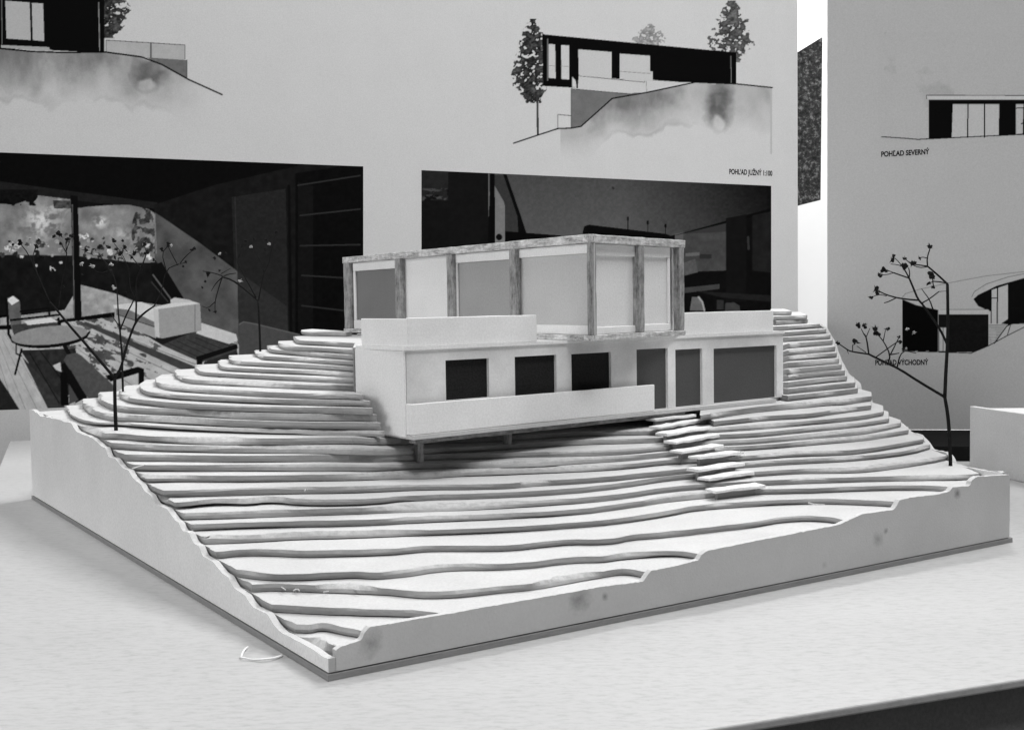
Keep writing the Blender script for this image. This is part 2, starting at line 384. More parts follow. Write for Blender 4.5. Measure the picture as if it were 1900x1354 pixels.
    P.poly([(443, 600), (452, 596), (475, 600), (560, 622), (560, 700), (443, 700)], 68, 6, 5)
    P.line([(444, 602), (452, 597), (478, 602), (556, 621)], 1.8, 92)
    # sofa
    P.poly([(212, 572), (288, 602), (290, 628), (212, 596)], 152, 8); P.poly([(210, 566), (262, 560), (290, 570), (290, 602), (212, 572)], 198, 8)
    P.poly([(215, 572), (240, 575), (288, 598), (288, 607), (216, 583)], 108, 8); P.line([(216, 583), (288, 607)], 1.6, 40)
    P.poly([(316, 556), (324, 552), (350, 556), (371, 564), (374, 612), (362, 616), (358, 572), (318, 570)], 182, 6); P.poly([(287, 571), (350, 562), (371, 563), (374, 613), (300, 628), (288, 622)], 146, 7, 5)
    P.poly([(284, 568), (294, 571), (296, 627), (288, 624)], 185, 5); P.line([(362, 566), (362, 614)], 1.4, 100); P.poly([(284, 570), (316, 563), (360, 560), (371, 563), (290, 574)], 200)
    P.line([(212, 580), (212, 588)], 2, 30)
    # threshold, mullion
    P.poly([(-5, 604), (60, 600), (120, 592), (212, 579), (213, 588), (120, 598), (60, 610), (-5, 612)], 9)
    P.poly([(131, 362), (144, 364), (152, 594), (137, 594)], 10); P.line([(134, 380), (138, 590)], 1.6, 90)
    # chair and round table
    P.poly([(12, 553), (26, 549), (37, 560), (40, 600), (24, 618), (14, 580)], 92, 14); P.poly([(12, 556), (24, 549), (36, 558), (22, 566)], 215)
    P.line([(12, 555), (16, 620), (24, 634)], 5, 10); P.line([(20, 594), (110, 584)], 4, 10); P.line([(38, 578), (90, 572), (92, 584)], 4, 12)
    P.poly([(22, 603), (108, 592), (110, 606), (26, 624)], 58, 10); P.poly([(44, 596), (94, 589), (108, 597), (52, 603)], 206)
    P.poly([(110, 588), (114, 604), (108, 606), (106, 590)], 10)
    P.poly([(38, 650), (140, 646), (150, 700), (118, 746), (70, 700)], 42, 14, 8); P.poly([(-5, 695), (18, 730), (44, 772), (-5, 772)], 34, 8); P.poly([(40, 660), (118, 745), (124, 772), (96, 772)], 52, 12)
    P.line([(55, 655), (110, 748)], 2, 18); P.line([(75, 652), (116, 706)], 2, 18)
    P.ell(94, 626, 71, 19, 12, rot=-.09); P.ell(92, 622, 71, 17, 138, 10, 5, rot=-.09); P.line([(160, 624), (166, 616)], 4, 14)
    P.line([(30, 640), (30, 656), (40, 660)], 3, 14); P.line([(40, 648), (28, 694)], 4, 10); P.line([(120, 642), (128, 656)], 8, 16)
    # near armchair
    P.poly([(98, 678), (112, 672), (114, 690), (104, 686)], 190); P.poly([(112, 676), (122, 672), (166, 734), (140, 748)], 13)
    P.poly([(118, 668), (124, 658), (142, 654), (152, 660), (214, 718), (214, 760), (168, 746)], 76, 10, 5); P.poly([(112, 690), (124, 690), (128, 752), (113, 752)], 10)
    P.line([(128, 690), (160, 745)], 10, 14); P.poly([(128, 712), (146, 742), (128, 750)], 70)
    P.poly([(195, 697), (256, 680), (267, 684), (267, 714), (257, 714), (257, 692), (205, 708)], 12)
    return P.V
def paint_dining(X, Y):
    P = Pic(X, Y, 7); P.V += 5 * (fbm(X, Y, 5, 3) - .5)
    P.poly([(782, 316), (833, 318), (833, 600), (782, 600)], 30, 6, 8); P.poly([(832, 318), (908, 321), (908, 600), (832, 600)], 15, 4, 6)
    P.put((X < 833) & (Y > 352) & (Y < 600) & (fbm(X, Y * 2, 14, 4, 1) + (Y - 352) * .004 > .56), 12, 8, 5)
    P.put((X < 832) & (Y > 350) & (Y < 372) & (fbm(X, Y * 2, 10, 4, 2) > .58), 62, 10, 4)
    P.poly([(782, 372), (833, 372), (833, 600), (782, 600)], 14, 5, 6)
    ceil = [(918, 322), (1432, 345), (1432, 396), (1340, 414), (1245, 440), (1040, 438), (918, 432)]
    v = np.interp(X, [918, 1000, 1150, 1300, 1432], [72, 72, 74, 48, 16]) + np.interp(Y, [330, 440], [-8, 6]); P.poly(ceil, v, 8, 4)
    P.poly([(918, 325), (934, 325), (964, 402), (964, 445), (918, 445)], 47, 6, 4)
    P.poly([(918, 345), (934, 373), (937, 382), (937, 460), (918, 460)], 106, 8, 6)
    P.poly([(933, 322), (940, 324), (967, 402), (978, 436), (962, 436), (960, 402)], 6)
    P.poly([(937, 429), (976, 432), (1040, 437), (1060, 460), (937, 460)], 5); P.line([(907, 322), (908, 434)], 2.4, 92); P.poly([(910, 322), (918, 322), (919, 460), (905, 460)], 5)
    P.ell(926, 440, 6, 6, 10)
    P.poly([(1081, 430), (1084, 420), (1093, 417), (1236, 434), (1250, 440), (1250, 470), (1081, 470)], 6)
    for x, y in ((1165, 404), (1202, 411), (1235, 417)): P.line([(x, y), (x, y + 21)], 1.6, 12); P.line([(x, y), (x, y + 4)], 4, 8)
    P.line([(1137, 348.5), (1138, 350)], 4, 38)
    P.poly([(1235, 440), (1432, 392), (1432, 600), (1235, 600)], 9, 4, 6)
    P.poly([(1252, 434), (1347, 413), (1347, 502), (1252, 505)], 60, 10, 10); P.poly([(1252, 434), (1268, 431), (1265, 505), (1252, 505)], 78)
    P.poly([(1270, 428), (1347, 412), (1347, 430), (1270, 434)], 47); P.poly([(1272, 470), (1298, 468), (1298, 474), (1272, 476)], 88); P.poly([(1298, 472), (1320, 472), (1320, 480), (1298, 480)], 38)
    P.poly([(1268, 488), (1290, 480), (1295, 505), (1268, 512)], 76, 12, 5); P.poly([(1240, 440), (1432, 386), (1432, 394), (1340, 416), (1250, 438)], 5)
    P.poly([(1347, 405), (1385, 398), (1385, 560), (1347, 560)], 14, 4); P.poly([(1396, 400), (1432, 392), (1432, 506), (1396, 502)], 24, 8, 10); P.line([(1388, 440), (1389, 462)], 4, 44)
    P.poly([(1268, 534), (1335, 527), (1335, 536), (1268, 544)], 58, 6); P.poly([(1290, 540), (1430, 548), (1430, 560), (1340, 552)], 26, 6)
    P.poly([(1284, 551), (1297, 551), (1303, 560), (1308, 576), (1280, 576)], 92, 12); P.line([(1296, 551), (1303, 560), (1307, 576)], 3, 150)
    P.poly([(1346, 562), (1362, 561), (1372, 567), (1374, 578), (1345, 578)], 55, 8); P.poly([(1330, 556), (1343, 557), (1343, 574), (1330, 574)], 42, 6)
    return P.V
def paint_elev_south(X, Y):
    pv = 182.0; P = Pic(X, Y, pv)
    ground = [(953, 266), (998, 251), (1035, 239), (1060, 238), (1078, 235), (1136, 183), (1200, 172), (1290, 153), (1365, 156), (1433, 163)]
    wash(P, ground[3:], 92, 74, 1, 1040, 1433, 296, 1.)
    DX = 26 * (fbm(X, Y, 30, 4, 5) - .5); DY = 22 * (fbm(X, Y, 24, 4, 6) - .5); X, Y = X + DX, Y + DY; sp = np.clip(1.15 - np.hypot((X - 1332) / 30, (Y - 195) / 50), 0, 1); hole = np.clip(1.1 - np.hypot((X - 1331) / 14, (Y - 232) / 17), 0, 1)
    P.V -= np.where((Y > np.interp(X, [g[0] for g in ground], [g[1] for g in ground])) & (X < 1433), 70 * np.clip(sp * 1.5, 0, 1) * (1 - np.clip(hole * 2, 0, 1)) * (.6 + .6 * fbm(X, Y, 14, 4, 2)), 0)
    X, Y = P.X, P.Y
    P.line([(1431, 165), (1431, 285)], 3, 160)
    foliage(P, 988, 40, 186, 40, 44, pv, 1, .44); foliage(P, 1358, 5, 112, 43, 66, pv, 2, .44); foliage(P, 1206, 46, 88, 32, 132, pv, 3, .42)
    P.line([(997, 178), (998, 250)], 4, 46)
    P.poly([(1060, 166), (1160, 173), (1200, 172), (1136, 183), (1078, 235), (1060, 238)], 98, 10, 14)
    P.line([(1060, 166), (1060, 238)], 1.4, 25); P.line([(1035, 239), (1035, 213), (1059, 215)], 1.4, 60)
    P.poly([(1060, 163), (1075, 141), (1210, 153), (1262, 154), (1170, 174)], 178)
    P.line([(1072, 141), (1196, 153), (1196, 148), (1262, 152)], 1.3, 70); P.line([(1060, 165), (1170, 175)], 1.3, 60); P.line([(1199, 150), (1200, 172)], 1, 120)
    P.poly([(1006, 64), (1366, 98), (1366, 157), (1290, 153), (1262, 153), (1211, 148), (1211, 136), (1152, 149), (1150, 147), (1074, 141), (1072, 163), (1060, 163), (1008, 160)], 5)
    P.poly([(1150, 147), (1152, 128), (1211, 133), (1211, 152)], 172)
    P.poly([(1018, 82), (1030, 83), (1031, 146), (1018, 145)], 176); P.poly([(1041, 84), (1056, 85), (1056, 148), (1042, 147)], 178)
    P.line([(1018, 122), (1031, 123)], 1, 130); P.line([(1041, 123), (1056, 124)], 1, 130); P.line([(1016, 73), (1016, 150)], 1.2, 120)
    P.poly([(1073, 92), (1135, 97), (1135, 146), (1074, 141)], 174); P.poly([(1150, 100), (1206, 104), (1206, 138), (1211, 139), (1211, 149), (1150, 146)], 174)
    P.line([(1151, 133), (1207, 137)], 1, 110); P.line([(1356, 105), (1357, 155)], 1.3, 110)
    P.poly([(1062, 162), (1062, 143), (1068, 150), (1070, 163)], 180); P.line([(1064, 143), (1071, 149), (1071, 163)], 3, 8)
    P.line(ground[:9], 2.6, 8); P.line(ground[7:], 2.6, 12)
    return P.V
def paint_elev_west(X, Y):
    pv = 182.0; P = Pic(X, Y, pv)
    ground = [(-5, 90), (60, 96), (115, 98), (195, 97), (262, 106), (300, 120), (350, 148), (412, 176)]
    wash(P, ground, 105, 62, 2, -10, 385)
    DX = 26 * (fbm(X, Y, 30, 4, 5) - .5); DY = 22 * (fbm(X, Y, 24, 4, 6) - .5); X, Y = X + DX, Y + DY; sp = np.clip(1.2 - np.hypot((X - 276) / 32, (Y - 132) / 34), 0, 1); hole = np.clip(1.1 - np.hypot((X - 274) / 15, (Y - 154) / 14), 0, 1)
    P.V -= np.where(Y > np.interp(X, [g[0] for g in ground], [g[1] for g in ground]), 62 * np.clip(sp * 1.5, 0, 1) * (1 - np.clip(hole * 2, 0, 1)) * (.6 + .6 * fbm(X, Y, 14, 4, 2)), 0)
    X, Y = P.X, P.Y
    foliage(P, 196, -70, 66, 46, 48, pv, 1, .40)
    P.poly([(197, 75), (344, 84), (344, 112), (280, 108), (262, 106), (197, 97)], 158, 6); P.line([(197, 97), (197, 75), (280, 80), (343, 84), (343, 110)], 1.4, 60); P.line([(280, 80), (280, 108)], 2, 45)
    P.poly([(272, 107), (347, 112), (347, 146), (300, 121)], 96, 8, 6); P.line([(347, 112), (347, 145)], 1.4, 30)
    P.poly([(-5, -5), (194, -5), (194, 98), (-5, 90)], 4)
    P.poly([(10, 2), (55, 5), (57, 75), (12, 72)], 162); P.poly([(59, 6), (80, 7), (82, 77), (61, 75)], 162); P.line([(183, 5), (185, 94)], 1.6, 130); P.line([(3, 0), (4, 82)], 1.3, 110)
    P.poly([(2, 84), (91, 88), (92, 92), (99, 94), (99, 96), (2, 89)], 150); P.line(ground, 3, 5)
    return P.V
def paint_elev_north(X, Y):
    pv = 162.0; P = Pic(X, Y, pv); P.V -= 22 * np.clip(fbm(X, Y, 34, 5, 1) - .56, 0, 1) * 3 * ((X < 1770) & (X > 1640) & (Y < 245) & (Y > 60))
    P.poly([(1719, 177), (1910, 177.5), (1910, 185), (1722, 185)], 176); P.line([(1719, 184), (1719, 177), (1910, 177.8)], 1.5, 70)
    P.poly([(1723, 185), (1910, 185.5), (1910, 250), (1723, 258)], 7); 
    P.poly([(1768, 194), (1854, 194), (1853, 252), (1766, 255)], 168)
    for x in (1796, 1827): P.line([(x, 193), (x - .5, 255)], 2.4, 10)
    P.poly([(1885, 194), (1899, 194), (1899, 248), (1885, 249)], 165); P.line([(1886, 201), (1910, 200)], 1.8, 12); P.line([(1900, 200), (1899, 250)], 3, 14); P.line([(1895, 230), (1902, 227)], 2, 20)
    P.line([(1636, 254), (1680, 257), (1703, 259), (1723, 258), (1910, 249)], 1.9, 14)
    return P.V
def paint_elev_east(X, Y):
    pv = 162.0; P = Pic(X, Y, pv)
    P.line([(1673, 553), (1680, 545), (1705, 537), (1760, 525), (1830, 512), (1910, 503)], 1.2, 105)
    P.line([(1803, 551), (1808, 541), (1830, 527), (1870, 514), (1910, 506)], 1.2, 90)
    P.poly([(1806, 555), (1815, 547), (1850, 530), (1910, 513), (1910, 600), (1870, 602), (1838, 600), (1838, 578), (1815, 568)], 10, 4, 4)
    P.poly([(1840, 538), (1870, 528), (1870, 592), (1856, 602), (1840, 602)], 166); P.line([(1851, 532), (1850, 602)], 2.4, 12); P.line([(1840, 553), (1850, 553)], 1.8, 20)
    P.poly([(1674, 555), (1700, 566), (1741, 575), (1741, 652), (1674, 650)], 4)
    P.poly([(1741, 575), (1833, 574), (1837, 578), (1837, 583), (1741, 583)], 168); P.line([(1745, 574.5), (1833, 574)], 1.1, 100)
    P.poly([(1741, 583), (1834, 583), (1834, 642), (1806, 653), (1741, 653)], 17, 6, 4); P.line([(1741, 584), (1741, 652)], 1.3, 120)
    P.poly([(1743, 608), (1757, 608), (1757, 651), (1743, 651)], 165); P.line([(1750, 608), (1750, 651)], 1.6, 25)
    P.poly([(1834, 601), (1876, 600), (1868, 605), (1846, 636), (1835, 642)], 160)
    for i in range(12): P.line([(1835, 603 + i * 3.1), (1866 - i * 1.8, 603 + i * 3)], .8, 105)
    P.poly([(1858, 600), (1870, 592), (1910, 575), (1910, 586), (1875, 603)], 8); P.line([(1876, 601), (1868, 605), (1845, 637)], 2, 18); P.line([(1875, 603), (1869, 622)], 1.6, 25)
    P.line([(1674, 651), (1741, 653), (1802, 655), (1835, 641), (1870, 622), (1910, 602)], 1.7, 14)
    return P.V
# interior pictures have a sloping top edge in the photograph: warp the grid's top row onto it
def warp(y0, y1, top, bot=None):
    def f(X, Y):
        t = (Y - y0) / (y1 - y0); a = np.interp(X, [p[0] for p in top], [p[1] for p in top]); b = y1 if bot is None else np.interp(X, [p[0] for p in bot], [p[1] for p in bot])
        return X, a + t * (b - a)
    return f
def warped(paint, w): return lambda X, Y: paint(*w(X, Y))
w1 = warp(283, 760, [(-40, 281.5), (674, 309)], [(-40, 762), (60, 758.5), (674, 728)])
raster('interior_picture', poster1, p1, -40, 674, 283, 760, 1.4, warped(paint_interior, w1), 182, edge=w1)
w2 = warp(316, 585, [(782, 316), (1431, 345)])
raster('interior_picture', poster1, p1, 782, 1431, 316, 585, 1.4, warped(paint_dining, w2), 182, edge=w2)
raster('elevation_drawing', poster1, p1, 938, 1438, 1, 300, 1.25, paint_elev_south, 182)
raster('elevation_drawing', poster1, p1, -30, 420, -40, 235, 1.25, paint_elev_west, 182)
raster('elevation_drawing', poster2, p2, 1630, 1908, 60, 266, 1.2, paint_elev_north, 162, pa=.50)
raster('elevation_drawing', poster2, p2, 1664, 1908, 496, 662, 1.2, paint_elev_east, 162, pa=.50)
def caption(text, parent, pfun, a, b, cap):
    cu = bpy.data.curves.new('caption', 'FONT'); cu.body = text; cu.offset = 0.034; cu.size = 1
    o = bpy.data.objects.new('tmp', cu); COL.objects.link(o); bpy.context.view_layer.update()
    me = bpy.data.meshes.new_from_object(o.evaluated_get(bpy.context.evaluated_depsgraph_get())); bpy.data.objects.remove(o)
    v = np.array([q.co[:] for q in me.vertices]); fs = [tuple(p.vertices) for p in me.polygons]; bpy.data.meshes.remove(me)
    x0, x1 = v[:, 0].min(), v[:, 0].max(); u = (v[:, 0] - x0) / (x1 - x0)
    px = a[0] + u * (b[0] - a[0]); py = a[1] + u * (b[1] - a[1]) - v[:, 1] / 0.72 * cap
    return obj('caption', pfun(px, py, 0.0009), fs, 'black', parent)
caption("POHL'AD JUŽNÝ 1:100", poster1, p1, (1353, 323), (1433, 326.5), 9.6)
caption("POHĽAD SEVERNÝ", poster2, p2, (1635, 291), (1724.5, 286), 9.6)
caption("POHĽAD VÝCHODNÝ", poster2, p2, (1624, 677), (1722.5, 676.5), 9.6)

# black foot of the second poster, white box beside it, board on the far wall
zb = zb2
fo = POS2 + D2 * s_left2 - N2 * .02
box('base_strip', (fo[0] + .05 * D2[0] + N2[0] * .93, fo[1] + .05 * D2[1] + N2[1] * .93, 0.001), D2, 1.0, .9, zb - .004, 'black', poster2)
c1 = onz(np.array(1799.), np.array(872.), 0.)[:2]; c2 = onz(np.array(1900.), np.array(895.), 0.)[:2]
dr = (c2 - c1) / np.linalg.norm(c2 - c1); nr = np.array([-dr[1], dr[0]])
wb = empty('card_box', (*c1, 0)); tag(wb, 'white open-topped card box standing against the poster right of the hill', 'box')
zt = .365
L1 = 1.6; L2 = 1.9
def bpt(a, b): return c1 + dr * a + nr * b
c1b = bpt(0, 0)
box('box_side', (*bpt(0, 0), 0.001), dr, L1, .03, zt, 'card', wb)
box('box_side', (*bpt(L1 - .03, .032), 0.001), nr, L2, .03, zt, 'card', wb)
prism('box_lid', [bpt(.004, .033), bpt(L1 - .035, .033), bpt(L1 - .035, L2), bpt(.55, L2)], zt - .03, zt - .012, 'card', wb)
dq = 15.0
def atd(px, py, d):
    r = ray(np.array(float(px)), np.array(float(py))); return CAM + r * (d / r[1])
bd = plate('pin_board', [atd(1440, 392, 17), atd(1522.5, 371, 17), atd(1526, 69, 17), atd(1440, 122, 17)], (0, -1, 0), .12, ['speckle', 'speckle'])
tag(bd, 'dark speckled board on the bright wall seen in the gap between the posters', 'board')

# ------------------------------------------------------------------ terrain model
O = onz(np.array(610.), np.array(1263.), 0)[:2]; Lc = onz(np.array(60.5), np.array(925.5), 0)[:2]; Rc = onz(np.array(1876.5), np.array(1005.5), 0)[:2]
Bc = np.array([2.1, 9.6])
quad = [O, Rc, Bc, Lc]
cen = sum(quad) / 4
def inset(q, ds):
    out = []; n = len(q); ln = []
    for i in range(n):
        a, b = q[i], q[(i + 1) % n]; d = (b - a) / np.linalg.norm(b - a); nn = np.array([-d[1], d[0]]); ln.append((a + nn * ds[i], d))
    for i in range(n):
        (p, d), (r, e) = ln[i - 1], ln[i]; t = np.linalg.solve(np.array([d, -e]).T, r - p)[0]; out.append(p + d * t)
    return out
TH = .021
IN = inset(quad, [TH + .006] * 2 + [TH + .004, TH + .006])          # O', R', B', L' inner corners
def ztop(k): return .03 + .0265 * k if k <= 16 else .454 + .0262 * (k - 16)
def gk(k): return .010 * k / 31
CL = {16: .018, 15: .0145, 14: .0115, 13: .0085, 12: .006, 11: .004, 10: .002}
LIFT = dict(zip(range(17, 31), (.014, .020, .024, .026, .026, .025, .022, .018, .014, .011, .008, .006, .004, .002)))
KN = [-.64, -.55, -.46, -.38, -.29]
def sstep(x): return np.interp(x, KN, [0, .12, .42, .80, 1.0])
def zfun(k, side='C'):
    """height of a layer's top at x: hand-glued card, the lower sheets sag towards the right"""
    if side == 'R': return lambda x: .462 + .0305 * (min(k, 27) - 18) + .0285 * max(0, k - 27) + 0 * np.asarray(x)
    if side == 'L': return lambda x: ztop(k) + LIFT.get(k, 0) + gk(k) * np.asarray(x)
    if k <= 0: return lambda x: ZB + 0 * np.asarray(x)
    return lambda x: ztop(k) + gk(k) * np.minimum(np.asarray(x), -.64) + 0 * np.asarray(x) - .045 * (k / 16) * sstep(np.asarray(x)) + CL.get(k, 0) * (1 - sstep(np.asarray(x)))
def onf(px, py, fz):
    x = np.zeros(np.shape(px))
    for _ in range(12): P = onz(px, py, fz(x)); x = .5 * x + .5 * P[..., 0]
    return onz(px, py, fz(x))
terrain = empty('terrain_model', (*cen, 0))
tag(terrain, 'stepped hillside model of stacked white card layers framed by white side panels', 'model')
ZB = .018
prism('base_board', inset(quad, [-.004] * 4), 0.0005, ZB, 'board_edge', terrain)
C = {
1: [(557, 1181), (575, 1189), (595, 1193), (618, 1195)],
2: [(514, 1150), (527, 1159), (555, 1159), (577, 1160), (596, 1155), (626, 1161), (655, 1167), (675, 1170)],
3: [(452, 1112), (475, 1121), (500, 1120), (560, 1123), (640, 1127), (720, 1130), (760, 1131), (800, 1134), (838, 1137)],
4: [(420, 1078), (437, 1086), (473, 1083.6), (511, 1082), (560, 1083.6), (640, 1087), (720, 1090), (760, 1095), (790, 1098), (860, 1095), (920, 1088), (1000, 1080), (1060, 1069), (1110, 1061), (1140, 1055), (1165, 1054), (1203, 1061)],
5: [(393, 1050), (402, 1052), (435, 1055), (465, 1060), (501, 1063), (560, 1063), (640, 1059), (660, 1058.5), (700, 1062), (760, 1057), (800, 1050), (850, 1046), (900, 1046), (980, 1043), (1030, 1036), (1080, 1032), (1120, 1032), (1160, 1026), (1240, 1021), (1270, 1022), (1304, 1028)],
6: [(350, 1021), (372, 1022), (405, 1023), (443, 1018), (485, 1017.5), (560, 1021), (640, 1019), (700, 1019), (760, 1015), (800, 1011), (900, 1012), (960, 1010), (1000, 1005), (1060, 999), (1100, 1000), (1140, 998), (1170, 991), (1240, 986), (1320, 976), (1400, 968), (1450, 959), (1500, 956), (1540, 958), (1570, 965)],
7: [(332, 999), (360, 997), (460, 994), (560, 988), (640, 986), (760, 983), (900, 979), (1060, 969), (1160, 960), (1240, 948), (1293, 937), (1353, 932), (1447, 927), (1510, 925), (1574, 926), (1621, 927.6), (1672, 931)],
8: [(305, 976), (340, 973), (460, 968), (560, 965), (640, 964), (760, 960), (900, 954), (1060, 946), (1160, 933), (1240, 921), (1340, 911), (1400, 907), (1500, 905), (1600, 901), (1700, 899.5), (1740, 901), (1766, 905)],
9: [(284, 955), (320, 953), (360, 951.7), (460, 948), (560, 944), (640, 942), (760, 939), (900, 935), (1060, 925), (1160, 915), (1240, 902), (1400, 891), (1500, 887), (1600, 884), (1700, 882), (1780, 882), (1810, 879), (1862, 872)],
10: [(262, 924), (280, 930), (300, 932), (340, 931), (385, 926), (423, 925), (460, 926), (503, 921), (560, 926), (640, 926), (700, 924), (760, 918), (900, 915), (1060, 906), (1160, 895), (1240, 882), (1290, 878), (1400, 875), (1480, 869), (1540, 869), (1600, 868), (1660, 861), (1730, 851), (1768, 841)],
11: [(246, 903), (270, 909), (340, 909), (460, 905), (560, 903), (640, 902), (760, 899), (900, 898), (960, 895), (1000, 891), (1080, 887), (1160, 880), (1240, 872), (1320, 864), (1400, 857), (1473, 852), (1553, 848.5), (1600, 845), (1650, 840), (1700, 833), (1726, 825)],
12: [(229, 881), (255, 884), (340, 881), (460, 882), (560, 880), (640, 879), (760, 877), (790, 878), (840, 874), (900, 873), (980, 870), (1080, 866), (1160, 861), (1240, 852), (1320, 850), (1400, 844), (1480, 838), (1560, 836), (1620, 830), (1670, 822), (1714, 814)],
13: [(211, 858), (250, 862), (340, 862), (460, 861.5), (585, 861.5), (640, 861), (690, 863), (760, 860), (900, 858), (1000, 856), (1080, 851), (1160, 846), (1240, 838), (1320, 830), (1400, 826), (1500, 818), (1600, 810), (1640, 804), (1686, 797)],
14: [(194, 836), (220, 842), (260, 843), (340, 843), (460, 845), (585, 843), (640, 843.5), (760, 845), (900, 842), (980, 838), (1080, 837), (1160, 834), (1240, 826), (1320, 818), (1400, 815), (1500, 806), (1600, 798), (1640, 791), (1672, 784)],
15: [(180, 819), (215, 821), (260, 824), (340, 826.5), (460, 828), (585, 828), (645, 831), (780, 833), (900, 828), (1000, 820), (1080, 816), (1200, 813), (1320, 806), (1400, 803), (1500, 793), (1600, 784), (1650, 776)],
16: [(149, 790), (155, 800), (172, 804), (205, 803), (230, 803.5), (260, 807), (340, 812), (460, 813), (585, 812), (645, 811), (720, 815), (900, 812), (1000, 806), (1080, 800), (1200, 798), (1300, 795), (1400, 789), (1500, 780), (1600, 771), (1640, 763)],
}
LEFT = {
17: [(124, 752), (123.5, 760), (135, 771), (156, 780), (186, 784.5), (215, 783), (260, 787), (340, 792), (460, 796), (585, 798), (645, 798), (713, 800)],
18: [(153, 741), (153, 749), (168, 759.5), (195, 767), (215, 769.6), (260, 770), (340, 775), (460, 780), (585, 783), (645, 783), (706, 784)],
19: [(182, 730), (182, 738), (198, 747), (215, 753), (260, 756.5), (340, 759), (460, 766), (585, 768.5), (645, 768), (699, 769)],
20: [(221, 724), (221, 731), (241, 738), (270, 742), (340, 748), (460, 753), (585, 755), (645, 756), (691, 757)],
21: [(259, 712), (259, 718), (272, 726), (300, 729.5), (340, 733), (460, 738.5), (585, 741.5), (645, 742.6), (687, 744)],
22: [(289, 701), (290, 708), (305, 714.5), (340, 718.5), (460, 725), (585, 730), (645, 731), (674, 732)],
23: [(324, 687), (325, 695), (343, 703), (380, 706), (460, 709), (585, 714), (645, 715), (668, 716)],
24: [(361, 677), (362, 684), (372, 689.5), (400, 691.5), (460, 694.5), (585, 700.5), (640, 702), (662, 703)],
25: [(404, 670), (405, 677), (414, 681), (460, 683), (585, 688), (658, 692)],
26: [(425, 659), (426, 665), (434, 670), (470, 671.5), (585, 676.5), (658, 681)],
27: [(474, 649), (475, 655), (484, 660), (520, 661.5), (585, 665.5), (658, 670.5)],
28: [(495, 638), (496, 644), (504, 648.5), (540, 650.5), (585, 654.5), (658, 659.5)],
29: [(517, 632), (518, 638), (526, 641.5), (585, 644), (658, 648.5)],
30: [(544, 622), (545, 628), (553, 631.5), (585, 632.5), (658, 636)],
}
RIGHT = {
17: [(1325, 781), (1400, 773), (1440, 769.5), (1500, 767), (1560, 758), (1600, 753), (1617, 751)],
18: [(1300, 770), (1345, 762), (1400, 754), (1500, 746), (1540, 742), (1564, 742), (1600, 736), (1618, 734)],
19: [(1462, 734), (1520, 728), (1555, 724), (1592, 719.6)], 20: [(1462, 721), (1520, 715), (1587, 709)], 21: [(1462, 709), (1520, 702), (1572, 697.4)],
22: [(1462, 696), (1520, 690), (1568, 687)], 23: [(1462, 684.5), (1520, 679.7), (1562, 676)], 24: [(1462, 672.5), (1557, 665.5)], 25: [(1462, 660), (1553, 654)],
26: [(1462, 649.5), (1550, 642.5)], 27: [(1462, 637), (1545, 631)], 28: [(1462, 625.5), (1541, 621)], 29: [(1462, 615.5), (1533, 610.5)], 30: [(1462, 604.5), (1521, 601)],
31: [(1440, 595.5), (1499, 592)], 32: [(1436, 587), (1498, 584.5)], 33: [(1430, 577.5), (1469, 577)],
}
# house footprint
HS = 1.086
F0 = np.array([-.391, 4.29]) * HS; F1 = np.array([1.30, 5.70]) * HS; E1 = (F1 - F0) / np.linalg.norm(F1 - F0); E2 = np.array([-.60, .80])
FL = float(np.linalg.norm(F1 - F0)); DEP = .37
hb0 = F0 + E2 * DEP; hb1 = F1 + E2 * DEP
def smooth_line(pts, it=2):
    p = np.array(pts, float)
    for _ in range(it):
        q = .75 * p[:-1] + .25 * p[1:]; r = .25 * p[:-1] + .75 * p[1:]
        p = np.vstack([p[:1], np.stack([q, r], 1).reshape(-1, 2), p[-1:]])
    return p
def resample(p, step):
    d = np.r_[0, np.cumsum(np.linalg.norm(np.diff(p, axis=0), axis=1))]; n = max(2, int(d[-1] / step) + 1); s = np.linspace(0, d[-1], n)
    return np.stack([np.interp(s, d, p[:, i]) for i in range(p.shape[1])], 1)
def sdist(p, a, b):
    d = (b - a) / np.linalg.norm(b - a); return (p - a) @ np.array([-d[1], d[0]])
def clampq(P):
    for i in range(4):
        a, b = IN[i], IN[(i + 1) % 4]; d = (b - a) / np.linalg.norm(b - a); n = np.array([-d[1], d[0]]); s = sdist(P, a, b)
        bad = s < 0
        if i == 2 and bad.any():                    # back edge: pull in along the line of sight
            for j in np.where(bad)[0]:
                den = P[j] @ n; P[j] = P[j] * ((a @ n) / den)
        else: P = np.where(bad[:, None], P - s[:, None] * n, P)
    return P
def foot(p, i):
    a, b = IN[i], IN[(i + 1) % 4]; d = (b - a) / np.linalg.norm(b - a); return a + d * ((p - a) @ d)
def project(pts, k, side='C'):
    q = smooth_line(pts); q = resample(q, 3.0)
    return onf(q[:, 0], q[:, 1], zfun(k, side))[:, :2]
def wob(n, amp, seed, corr):
    r = np.random.default_rng(seed); x = r.normal(size=n + 8 * corr); kx = np.exp(-np.linspace(-2, 2, 4 * corr + 1) ** 2); kx /= np.sqrt((kx ** 2).sum())
    return amp * np.convolve(x, kx, 'same')[4 * corr:4 * corr + n]
POLY = []
